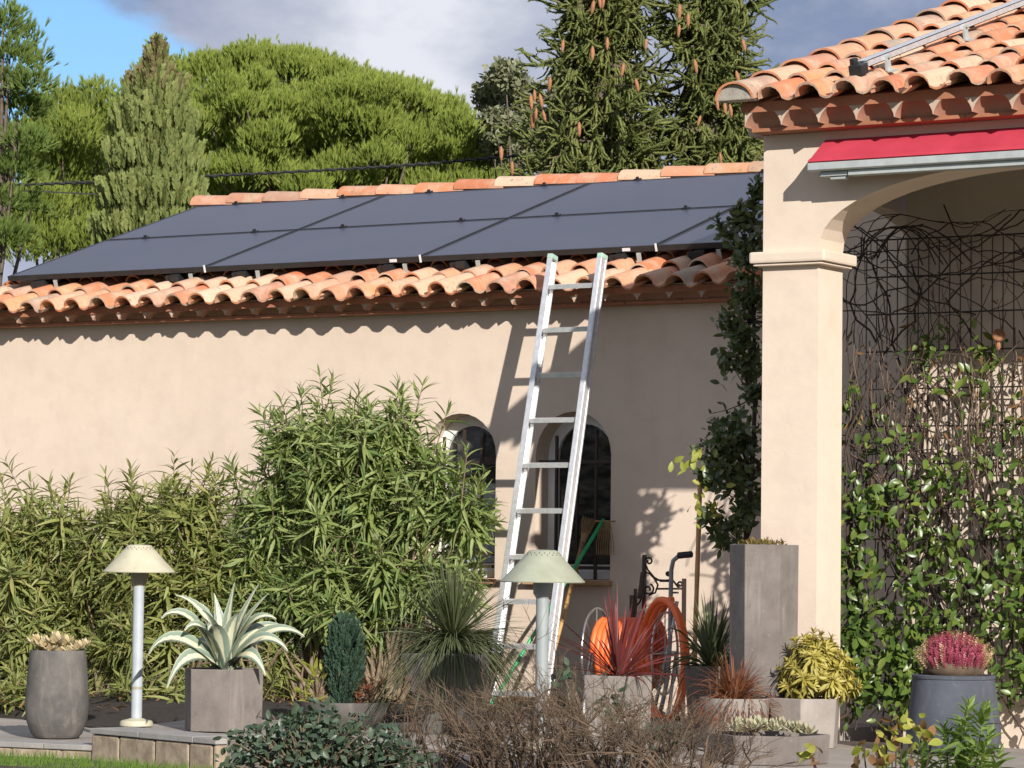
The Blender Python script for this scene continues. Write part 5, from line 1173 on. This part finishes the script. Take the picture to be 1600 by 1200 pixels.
def spike(seed):
    r = random.Random(seed); V, F = [], []
    for i in range(22):
        t = i/22; a = i*2.4; b0 = np.array([math.cos(a)*.03, t, math.sin(a)*.03]); o_ = np.array([math.cos(a), .35, math.sin(a)])*0.13*(1-.5*t); s_ = np.array([-math.sin(a), 0.2, math.cos(a)])*.055; kx = len(V); V += [b0-s_, b0+s_, b0+o_+s_*.4, b0+o_-s_*.4]; F += [(kx, kx+1, kx+2), (kx, kx+2, kx+3)]
    return np.array(V), np.array(F)
SPK = spike(4); edge_ = (np.abs((P-rc)@RH) > 38*k_) | (rng.random(n) < .05)
scatter('flower_spikes', he, SPK, P[~edge_], D[~edge_], rdir((~edge_).sum()), rng.uniform(.045, .075, (~edge_).sum()), M['heather'])
scatter('pale_spikes', he, SPK, P[edge_], D[edge_], rdir(edge_.sum()), rng.uniform(.05, .09, edge_.sum()), M['heather2'])

# ================================================================== HOSE REEL
hr = at(1000, 1060, -0.75); hr[2] = 0.0; k = kk(hr); k_ = 1/k
hz_ = at(1000, 1020, -0.75)[2]
hroot = thing('hose_reel', 'wheeled metal hose reel with bright orange hose and grey handle by the wall', 'hose reel', hr)
axd = RH*0.93+TOCAM*0.36; axd /= np.linalg.norm(axd); perp = np.cross(axd, ZV)
hc0 = np.array([hr[0], hr[1], hz_]); Rr = 0.19
q = MB(); turns = 11; pts_ = []; W_ = 0.34
for lay, rr in enumerate((Rr, Rr-0.02)):
    pts_ = []
    for i in range(turns*18+1):
        a = 2*math.pi*i/18; u = (i/(turns*18)-0.5)*W_; pts_.append(hc0-axd*0.06+axd*u+perp*rr*math.cos(a)+ZV*rr*math.sin(a))
    q.tube(pts_, 0.019, 6)
q.build('hose_coil', M['orange'], hroot, smooth=180)
ln = at(1040, 1030, -0.95)
q = MB()
for off, rr, sq, ph_ in ((0.00, 0.30, 0.35, 0), (0.022, 0.285, 0.335, .5)):
    pts_ = []
    ax2 = nrm(RH*0.45+TOCAM*0.0); lp2 = nrm(RH*0.44+TOCAM*0.90)
    for i in range(41):
        a = 2*math.pi*i/40; pts_.append(ln+RH*(off-0.02)+lp2*rr*0.85*math.cos(a)+ZV*(sq*math.sin(a)-0.01))
    q.tube(pts_, 0.0195, 7)
q.tube(bez(hc0+axd*0.1+ZV*Rr, hc0+axd*0.2+ZV*0.36, ln+ZV*0.33+RH*.03, 8), 0.019, 7); q.build('hose_loop', M['orange'], hroot, smooth=180)
for u in (-0.27, 0.03, 0.15):
    wq = MB(); cen = hc0-axd*0.0+axd*u; rr = 0.255 if u != 0.15 else 0.24
    wq.tube([cen+perp*rr*math.cos(2*math.pi*i/36)+ZV*rr*math.sin(2*math.pi*i/36) for i in range(37)], 0.0075, 6)
    wh = wq.build('rim', M['chrome'], hroot, smooth=180)
    for s_ in range(8):
        a = 2*math.pi*s_/8; sq_ = MB(); sq_.tube([cen, cen+perp*rr*math.cos(a)+ZV*rr*math.sin(a)], 0.004, 5); sq_.build('spoke', M['chrome'], wh)
q = MB(); q.tube([hc0-axd*0.30, hc0+axd*0.22], 0.016, 8); q.build('axle', M['chrome'], hroot)
def hp(px_, py_, y=-0.85): return at(px_, py_, y)
q = MB()
q.tube([hp(1030, 1118), hp(1036, 1095), hp(1043, 1060), hp(1047, 1000), hp(1048, 930), hp(1049, 890), hp(1052, 876), hp(1060, 869), hp(1068, 867)], 0.0135, 8); q.build('handle_tube', M['greytube'], hroot, smooth=180)
q = MB(); q.tube([hp(1060, 868), hp(1081, 866)], 0.020, 10); q.build('grip', M['rubber'], hroot, smooth=180, bevel=0.004)
q = MB(); q.tube([hp(1012, 1118), hp(1022, 1112), hp(1040, 1030), hp(1058, 940), hp(1030, 940), hp(1005, 965)], 0.011, 8); q.tube([hp(1005, 968), hp(1018, 948), hp(1036, 944)], 0.017, 8); q.build('frame_tube', M['chrome'], hroot, smooth=180)
q = MB(); q.tube([hp(985, 1122, -.7), hp(1060, 1122, -.95)], 0.016, 8); q.tube([hp(940, 1120, -.6), hp(1040, 1125, -1.0)], 0.012, 8); q.build('foot', M['rubber'], hroot, smooth=180)
q = MB(); q.box(hp(1020, 1118), (0.10, .12, .05)); q.build('hub_box', M['rubber'], hroot, bevel=.01)
for u in (-0.30, 0.22):
    q = MB(); q.tube([hc0+axd*u, np.array([hc0[0], hc0[1], 0.02])+axd*u+perp*0.14], 0.011, 6); q.tube([hc0+axd*u, np.array([hc0[0], hc0[1], 0.02])+axd*u-perp*0.14], 0.011, 6); q.build('leg', M['chrome'], hroot)

# wrought iron stand behind the reel
ir = at(1028, 1000, -0.45); ir[2] = 0; iroot = thing('iron_stand', 'dark wrought iron scrollwork stand against the shaded wall behind the hose reel', 'iron stand', ir)
def ip(px_, py_, y=-0.42): return at(px_, py_, y)
def ipost(x0, y0, w_=0.010, yy=-0.42):
    a = ip(x0, y0, yy); q = MB(); q.box2((a[0]-w_, yy-w_, 0.0), (a[0]+w_, yy+w_, a[2])); return q.build('post', M['iron'], iroot)
ipost(1007, 867); ipost(1069, 904); ipost(988, 930, 0.012, -0.5); ipost(993, 920, 0.008, -0.44)
def scroll(cx, cy, r, turns, a0, sgn=1, n=26):
    return [(cx+r*(1-0.75*i/n)*math.cos(a0+sgn*turns*2*math.pi*i/n), cy+r*(1-0.75*i/n)*math.sin(a0+sgn*turns*2*math.pi*i/n)) for i in range(n+1)]
q = MB()
def irt(p2): q.tube([ip(x, y) for x, y in p2], 0.006, 6)
irt([(1008, 893), (1016, 897), (1024, 906), (1040, 907), (1048, 906)]); irt([(1008, 880), (1012, 890), (1022, 902), (1032, 908), (1045, 908)])
irt(scroll(1014, 877, 7, 1.2, 2.6)); irt(scroll(1013, 921, 9, 1.3, -1.2)); irt([(1022, 903), (1028, 914), (1024, 926), (1014, 930)])
irt([(1026, 920), (1068, 920)]); irt([(1043, 896), (1050, 905), (1060, 918), (1068, 920)]); irt(scroll(1044, 896, 4, 1.1, 0.5)); irt(scroll(1063, 913, 5, 1.2, 2.0)); irt([(1050, 926), (1060, 926)])
irt([(1004, 895), (1002, 912), (1006, 925), (1000, 940), (992, 950)])
q.build('scrollwork', M['iron'], iroot, smooth=180)
q = MB(); a = ip(1003, 915, -.45); q.box(a, (0.03, 0.03, 0.16), Matrix.Rotation(R_(8), 3, 'Y')); q.build('bracket', M['iron'], iroot, bevel=.006)

# brooms and rake leaning at the right window
def stick(name, label, pts_, r, m, y0, y1, cat):
    a, b_ = at(*pts_[0], y0), at(*pts_[1], y1); d = (b_-a)/(b_[2]-a[2]); foot = a-d*(a[2]-0.0); root = thing(name, label, cat, foot)
    q = MB(); q.tube([foot, b_], r, 8); q.build('handle', m, root, smooth=180); return root, b_, (b_-a)/np.linalg.norm(b_-a)
br, tp_, dv = stick('broom', 'brown wooden broom, bristles up, leaning across the right window', [(860, 1040), (912, 842)], 0.0125, M['wood'], -0.62, -0.06, 'broom')
q = MB(); q.tube([tp_-dv*0.30, tp_], 0.0145, 8); q.build('grip', M['brownwood'], br, smooth=180)
q = MB(); sd_ = np.cross(dv, TOCAM); sd_ /= np.linalg.norm(sd_)
for i in range(60):
    u = random.uniform(-1, 1); q.tube([tp_+sd_*u*.01-dv*.03, tp_+sd_*u*.045+TOCAM*random.uniform(-.012, .012)+dv*random.uniform(.14, .17)], 0.0022, 3, cap=False)
q.tube([tp_-dv*.03, tp_+dv*.03], [0.016, 0.024], 8); q.build('bristles', M['straw'], br)
rk, tp_, dv = stick('rake', 'green handled rake with upturned tines leaning at the right window', [(818, 1018), (943, 812)], 0.0115, M['green'], -0.70, -0.05, 'rake')
q = MB()
for i in range(9):
    x = -0.06+i*0.015; c = tp_+np.array([0.02+x, -0.012, -0.045]); q.tube([c+ZV*0.03-RH*x*0.4, c-ZV*.10, c-ZV*.17], 0.0028, 4, cap=False)
q.tube([tp_+np.array([-0.05, -0.012, -.01]), tp_+np.array([.09, -0.012, -.01])], 0.006, 5); q.build('tines', M['straw'], rk)
bl = thing('white_ball', 'small white ball resting on the right window sill', 'ball', at(897, 858, 0.12)-ZV*.04)
q = MB(); q.lathe([(0.001, -.04)]+[(0.04*math.cos(a), 0.04*math.sin(a)) for a in np.linspace(-1.4, 1.4, 9)]+[(0.001, .04)], at(897, 858, 0.12), 16); q.v = [(v[0], v[1], v[2]-(at(897, 858, .12)[2]-Z0-.043)) for v in q.v]; q.build('ball', M['white'], bl, smooth=180); bl.location.z = Z0+.003
# bamboo stake
q = MB(); a, b_ = at(1086, 1000, -1.35), at(1094, 755, -1.35); a = a-(b_-a)/(b_[2]-a[2])*a[2]; q.tube([a+(b_-a)*t for t in np.linspace(0, 1, 12)], [0.013+0.002*(i % 2) for i in range(12)], 8); tag(q.build('bamboo_stake', M['bamboo'], None, smooth=60), 'upright orange brown bamboo stake holding the climber beside the pillar', 'stake')

# ================================================================== CLIMBER LEFT OF THE PILLAR
cb = at(1150, 1000, -1.45); cb[2] = 0.0
cl = thing('climber', 'dark leaved evergreen climber growing up beside the pillar', 'climber', cb)
lob = [(1168, 345, 24, 40, -1.5), (1160, 400, 32, 38, -1.5), (1165, 460, 30, 40, -1.5), (1160, 520, 34, 36, -1.5), (1168, 560, 24, 30, -1.5), (1178, 610, 14, 40, -1.45), (1140, 660, 50, 44, -1.5), (1122, 700, 44, 40, -1.6), (1105, 735, 28, 26, -1.65), (1140, 500, 22, 30, -1.55), (1138, 560, 18, 22, -1.55), (1165, 690, 30, 55, -1.5), (1150, 745, 42, 36, -1.6), (1120, 740, 26, 22, -1.7), (1160, 800, 34, 34, -1.55), (1110, 805, 22, 18, -1.6), (1135, 835, 30, 22, -1.6), (1175, 780, 20, 60, -1.4), (1182, 400, 10, 90, -1.4), (1212, 500, 24, 50, -1.45), (1225, 590, 30, 60, -1.45), (1215, 690, 26, 50, -1.4), (1245, 545, 18, 40, -1.35)]  # last clusters: unseen, added behind the pillar to dapple sunlight on the wall
tips, dirs, Ls = [], [], []; q = MB()
spine = [at(x, y, -1.45) for x, y in ((1150, 1090), (1155, 960), (1165, 850), (1175, 740), (1180, 620), (1178, 500), (1176, 400), (1178, 320))]
q.tube(spine, [0.02, .018, .016, .014, .012, .010, .007, .004], 6, cap=False)
for (x, y, rx, ry, yy) in lob:
    c = at(x, y, yy); rx /= kk(c); ry /= kk(c)
    for _ in range(int(8+rx*ry*600)):
        d = rdir(1)[0]; tp2 = c+d*np.array([rx, .12, ry])*random.random()**.4; tips.append(tp2); dirs.append(d*.6+ZV*random.uniform(-.1, .8)+rng.normal(size=3)*.2); Ls.append(random.uniform(.06, .14))
        if random.random() < .4: j = int(np.argmin([abs(s_[2]-tp2[2]+.1) for s_ in spine])); q.tube(bez(spine[j], (spine[j]+tp2)/2-ZV*.03, tp2, 4), [.005, .004, .003, .002], 4, cap=False)
for pts_ in ([(1170, 340), (1155, 322), (1140, 352)], [(1180, 320), (1186, 296), (1184, 280)], [(1172, 350), (1158, 330), (1155, 318)], [(1150, 380), (1130, 362), (1120, 340)], [(1178, 330), (1172, 310), (1190, 290)]):
    sp2 = [at(x, y, -1.5) for x, y in pts_]; q.tube(bez(*sp2, 6), .004, 4, cap=False)
    for p in bez(*sp2, 7)[2:]: tips.append(p); dirs.append(ZV+rng.normal(size=3)*.5); Ls.append(.05)
q.build('stems', M['vinestem'], cl, smooth=180)
P, D, Nn, Sc = shoots(tips, dirs, Ls, 4, 2, 0.062, .5, 1.4, .3)
scatter('foliage', cl, OVAL, P, D, rng.normal(size=P.shape)*.6+TOCAM*.5+ZV*.5, Sc, M['climber'], 300, 'leaf')
yl = []; n = 34
Py = np.array([at(random.gauss(1085, 14), random.gauss(725, 12), -1.75) if i < 16 else at(random.gauss(1105, 14), random.gauss(790, 16), -1.7) for i in range(n)]); scatter('yellow_leaves', cl, OVAL, Py, rdir(n)+ZV*.3, rdir(n)+TOCAM, rng.uniform(.04, .07, n), M['yellowleaf'], 40, 'yellow_leaf')

# ================================================================== TRELLIS AND VINE
TY = -1.09
t0, t1 = at(1352, 800, TY)[0], at(1352, 800, TY)[0]+2.3
tz0, tz1 = at(1450, 1080, TY)[2], at(1450, 372, TY)[2]
tr = thing('wire_trellis', 'dark wire mesh trellis fixed to the porch wall', 'trellis', (t0, TY, tz0))
q = MB(); q.tube([(0, 0, tz0), (0, 0, tz1)], 0.0035, 5); vme = None
x = t0
while x < t1:
    if vme is None: o = q.build('wire', M['wire'], tr); vme = o.data; o.matrix_basis = Matrix.Translation((x, TY, 0))
    else: inst('wire', vme, Matrix.Translation((x, TY, 0)), tr)
    x += 0.062
q = MB(); q.tube([(t0, 0, 0), (t1, 0, 0)], 0.0045, 5); hme = None
z = tz0
while z < tz1+.01:
    if hme is None: o = q.build('cross_wire', M['wire'], tr); hme = o.data; o.matrix_basis = Matrix.Translation((0, TY-.007, z))
    else: inst('cross_wire', hme, Matrix.Translation((0, TY-.007, z)), tr)
    z += (tz1-tz0)/12.0
for xx in (t0+.1, t0+1.1, t0+2.1):
    for zz in (tz0+.3, tz1-.3): q = MB(); q.tube([(xx, TY, zz), (xx, -1.0, zz)], 0.006, 5); q.build('wall_spacer', M['wire'], tr)
vb = at(1420, 1080, TY-.08); vb[2] = -0.09
vn = thing('star_jasmine', 'evergreen vine on the trellis, bare and tangled above, glossy leaves below', 'vine', vb)
q = MB(); roots = [at(x, 1120, TY-.05) for x in (1330, 1370, 1420, 1455, 1500, 1545, 1590, 1640)]
for r in roots: r[2] = -0.09
for i in range(95):
    r = random.choice(roots); x = r[0]; zt = random.choice([random.uniform(1.2, tz1+.1), random.uniform(1.6, tz1+.12), random.uniform(.5, 1.6)]); p = []; z = 0.0 if i % 3 == 0 else random.uniform(.2, 1.2); x += random.uniform(-.25, .25); yv = TY+random.uniform(-.07, .05)
    dx = random.uniform(-.04, .04)
    while z < zt:
        p.append((x, min(yv, -1.01), z)); dx = dx*.7+random.gauss(0, .035); x = min(max(x+dx, t0-.06), t1); yv = min(max(yv+random.gauss(0, .014), TY-.13), -1.02); z += random.uniform(.05, .11)
    if len(p) > 3: r0 = random.uniform(.0025, .006) if i > 10 else .011; q.tube(p, [r0*(1-.6*j/len(p)) for j in range(len(p))], 5, cap=False)
for i in range(85):
    z = random.gauss(tz1-.14, .15) if i < 60 else random.uniform(1.2, tz1); x = random.uniform(t0-.35, t1-.3) if i % 6 else random.uniform(t0-.42, t0-.1); p = []; ddz = random.gauss(0, .03); yv = TY+random.uniform(-.09, .02)
    for j in range(random.randint(8, 26)): p.append((x, yv, z)); x += random.uniform(.03, .055); ddz = ddz*.85+random.gauss(0, .013); z = min(z+ddz, tz1+.10+.03*math.sin(x*9)); yv = min(max(yv+random.gauss(0, .012), TY-.12), -1.02)
    q.tube(p, random.uniform(.0022, .0055), 4, cap=False)
for i in range(7):
    a = np.array((t0+random.uniform(-.05, .25), TY-.02, tz1-.1)); q.tube(bez(a, a+np.array((random.uniform(.1, .3), -.1, .35)), a+np.array((random.uniform(.3, .7), 0, -.05)), 10), .004, 5, cap=False)
q.build('stems', M['vinestem'], vn, smooth=180)
P = []
def dens(x, y):
    d = np.interp(y, [470, 560, 640, 740, 860, 960, 1075, 1112], [.04, .12, .20, .40, .60, 1., 1., .1])
    if 1490 < x < 1580 and 560 < y < 900: d *= .6
    if 1385 < x < 1425 and 740 < y < 980: d *= .3
    if 1340 < x < 1400 and 560 < y < 680: d *= .3
    if x > 1440 and y > 860: d *= .65
    return d
nc = 0
while nc < 215:
    x, y = random.uniform(1308, 1665), random.uniform(480, 1108)
    if random.random() > dens(x, y): continue
    nc += 1; c = at(x, y, TY-random.uniform(.0, .16)); big = random.uniform(.6, 1.25)
    for _ in range(random.randint(5, 22)): P.append(c+rng.normal(size=3)*np.array([.075, .035, .075])*big)
P = np.array(P); P[:, 1] = np.minimum(P[:, 1], -1.03); n = len(P); D = rng.normal(size=(n, 3))*.75+np.array([0, -.35, -.45]); D[:, 1] = np.minimum(D[:, 1], .1)
scatter('foliage', vn, OVAL, P, D, rng.normal(size=(n, 3))*.55+TOCAM+ZV*.8, rng.uniform(.038, .080, n), M['jasmine'], 290, 'leaf')
q = MB()
for i in range(75):
    p = at(random.uniform(1318, 1650), random.gauss(575, 70), TY-random.uniform(.0, .10)); p[1] = min(p[1], -1.03); pl_ = [p]; L_ = random.uniform(.18, .55); dx = random.gauss(0, .012)
    for k in range(6): dx += random.gauss(0, .010); p = p+np.array([dx, random.gauss(0, .006), -L_/6]); p[1] = min(p[1], -1.02); pl_.append(p)
    q.tube(pl_, random.uniform(.0018, .004), 4, cap=False)
q.build('dry_stems', M['drystem'], vn, smooth=180)
n = 170; Pd = np.array([at(random.uniform(1315, 1640), random.gauss(640, 110), TY-random.uniform(-.02, .12)) for _ in range(n)]); scatter('dry_leaves', vn, LANCE2, Pd, rng.normal(size=(n, 3))*.5-ZV*.8, rdir(n)+TOCAM, rng.uniform(.03, .08, n), M['dryleaf'])
# odd terracotta ornament among the vine
om = at(1560, 524, TY-.10); tp_o = thing('clay_ornament', 'small round terracotta ornament hanging in the bare vine', 'ornament', om)
q = MB(); q.lathe([(0.004, .016), (.026, .014), (.036, .004), (.034, -.008), (.02, -.016), (.004, -.018)], om, 14, axis=(TOCAM[0], TOCAM[1], .2)); q.build('disc', M['cone'], tp_o, smooth=60)
q = MB(); q.lathe([(0.002, .0), (.012, -.008), (.014, -.03), (.004, -.045)], om-ZV*.034, 10); q.build('drop', M['cone'], tp_o, smooth=60)

# ================================================================== FOREGROUND PLANTS
def twiggy(name, label, cs, n, hmin, hmax, rad, m, fl=0.6):
    root = thing(name, label, 'shrub', cs); q = MB()
    def grow(p, d, L_, r, dep):
        m_ = 3; pts_ = [p]; c = p; dd = d
        for i in range(m_): dd = dd+rng.normal(size=3)*.16; dd = dd/np.linalg.norm(dd); c = c+dd*L_/m_; pts_.append(c)
        q.tube(pts_, [r*(1-.35*i/m_) for i in range(m_+1)], 4 if dep < 2 else 3, cap=False)
        if dep < 4:
            for _ in range(random.randint(2, 3)):
                nd_ = dd+rng.normal(size=3)*.36; nd_[2] = max(nd_[2], .1); grow(pts_[random.randint(1, m_)], nd_/np.linalg.norm(nd_), L_*random.uniform(.5, .8), r*.62, dep+1)
    for _ in range(n):
        a = random.uniform(0, 6.28); rr = rad*math.sqrt(random.random()); o_ = np.array([math.cos(a), math.sin(a), 0]); p = np.array(cs)+o_*rr*.5; grow(p, (ZV+o_*fl*rr/rad+rng.normal(size=3)*.12), random.uniform(hmin, hmax)*.55, .006, 0)
    o = q.build('twigs', m, root); o['kind'] = 'stuff'; return root
def fg(px_, Y, z=-.13): p = at(px_, 1200, Y); p[2] = z; return p
twiggy('bare_shrub', 'dense leafless brown twiggy shrub in the foreground bed before the sage lamp', fg(830, -5.15), 52, .42, .60, .46, M['twig'])
twiggy('bare_shrub', 'leafless brown twiggy shrub in front of the red cordyline planter', fg(985, -5.15), 34, .40, .56, .36, M['twig'])
twiggy('bare_shrub', 'thin leafless twigs in front of the grass tree pot', fg(665, -5.15), 20, .36, .50, .34, M['twig'])
twiggy('bare_shrub', 'sparse leafless twigs rising before the low concrete planter', fg(1110, -5.15), 16, .40, .58, .26, M['twig'], .9)
def bush(name, label, lob, Y, tm, m, sc, per, base, cat='shrub'):
    root = thing(name, label, cat, base); P = []; q = MB()
    for (x, y, rx, ry) in lob:
        c = at(x, y, Y); k_ = 1/kk(c); n = int(per*rx*ry/900)+8; d = rdir(n)*(rng.random((n, 1))**.4); pp = c+d*np.array([rx*k_, .14, ry*k_]); P.append(pp)
        for i in range(0, n, 9): q.tube(bez(base, (base+pp[i])/2+ZV*.04, pp[i], 5), [.006, .005, .004, .003, .0015], 4, cap=False)
    P = np.concatenate(P); n = len(P); q.build('stems', M['stem'], root)
    scatter('foliage', root, tm, P, rdir(n)+ZV*-.1, rng.normal(size=(n, 3))*.6+TOCAM*.6+ZV*.6, rng.uniform(.7, 1.25, n)*sc, m, 300, 'leaf'); return root
bush('rose_bush', 'dark blue green leafy rose bush in the foreground below the bowl', [(390, 1185, 50, 30), (430, 1160, 50, 34), (480, 1140, 50, 32), (535, 1160, 50, 36), (490, 1185, 80, 34), (580, 1185, 44, 30), (620, 1165, 30, 30), (560, 1205, 60, 20), (640, 1195, 40, 24), (430, 1126, 16, 14), (505, 1112, 18, 14), (560, 1126, 14, 14), (378, 1150, 18, 14), (470, 1118, 12, 10), (600, 1140, 14, 12)], -5.35, OVAL, M['roseleaf'], .044, 95, fg(480, -5.35))
bush('ivy_clump', 'few dark green leaves showing low between the bare twigs', [(1040, 1150, 40, 22), (1010, 1180, 40, 22), (760, 1175, 36, 20), (890, 1170, 30, 20), (880, 1060, 22, 22), (960, 1100, 20, 26)], -4.65, OVAL, M['roseleaf'], .05, 44, fg(950, -4.65))
# bright lance leaved stems, bottom right
fs_ = thing('lance_leaf_shrub', 'bright green stems with lance leaves in front of the blue grey pot', 'shrub', fg(1480, -5.0)); tips, dirs, Ls = [], [], []; q = MB()
for (x, y, dx) in ((1512, 1102, .1), (1540, 1110, .25), (1500, 1135, -.1), (1475, 1140, -.2), (1545, 1150, .3), (1440, 1170, -.2), (1520, 1165, .1), (1560, 1180, .3), (1410, 1185, -.3), (1470, 1180, 0), (1500, 1190, .1), (1385, 1195, -.2), (1445, 1195, 0), (1535, 1195, .2)):
    tp2 = at(x, y, -5.0+random.uniform(-.15, .15)); d = ZV+RH*dx; tips.append(tp2); dirs.append(d); Ls.append(.17); q.tube(bez(fg(1480+(x-1480)*.6, -5.0), tp2-d*.15, tp2, 6), [.005, .005, .004, .004, .003, .002], 5, cap=False)
q.build('stems', M['hebe'], fs_); P, D, Nn, Sc = shoots(tips, dirs, Ls, 9, 4, .10, .4, 1.35, .5); scatter('foliage', fs_, LANCE2, P, D, Nn, Sc, M['hebe'], 300, 'leaf')
ys_ = thing('yellowing_shrub', 'yellow green round leaves with brown tips, bottom right foreground', 'shrub', fg(1400, -5.2)); q = MB(); P = []
for (x, y) in ((1395, 1130), (1385, 1150), (1410, 1140), (1370, 1175), (1350, 1165), (1425, 1160), (1400, 1175), (1455, 1150), (1340, 1190), (1380, 1190), (1270, 1185), (1268, 1170), (1440, 1135)):
    p = at(x, y, -5.2); q.tube(bez(fg(1390+(x-1390)*.5, -5.2), p-ZV*.1, p, 5), .0035, 4, cap=False); P += [p+rng.normal(size=3)*.02 for _ in range(5)]
q.build('stems', M['vinestem'], ys_); P = np.array(P); n = len(P); hb = rng.random(n) < .3
scatter('foliage', ys_, OVAL, P[~hb], rdir((~hb).sum())+ZV*.2, rdir((~hb).sum())+TOCAM, rng.uniform(.05, .08, (~hb).sum()), M['yellowleaf'], 60, 'leaf'); scatter('brown_leaves', ys_, OVAL, P[hb], rdir(hb.sum()), rdir(hb.sum())+TOCAM, rng.uniform(.05, .075, hb.sum()), M['dryleaf'], 60, 'brown_leaf')
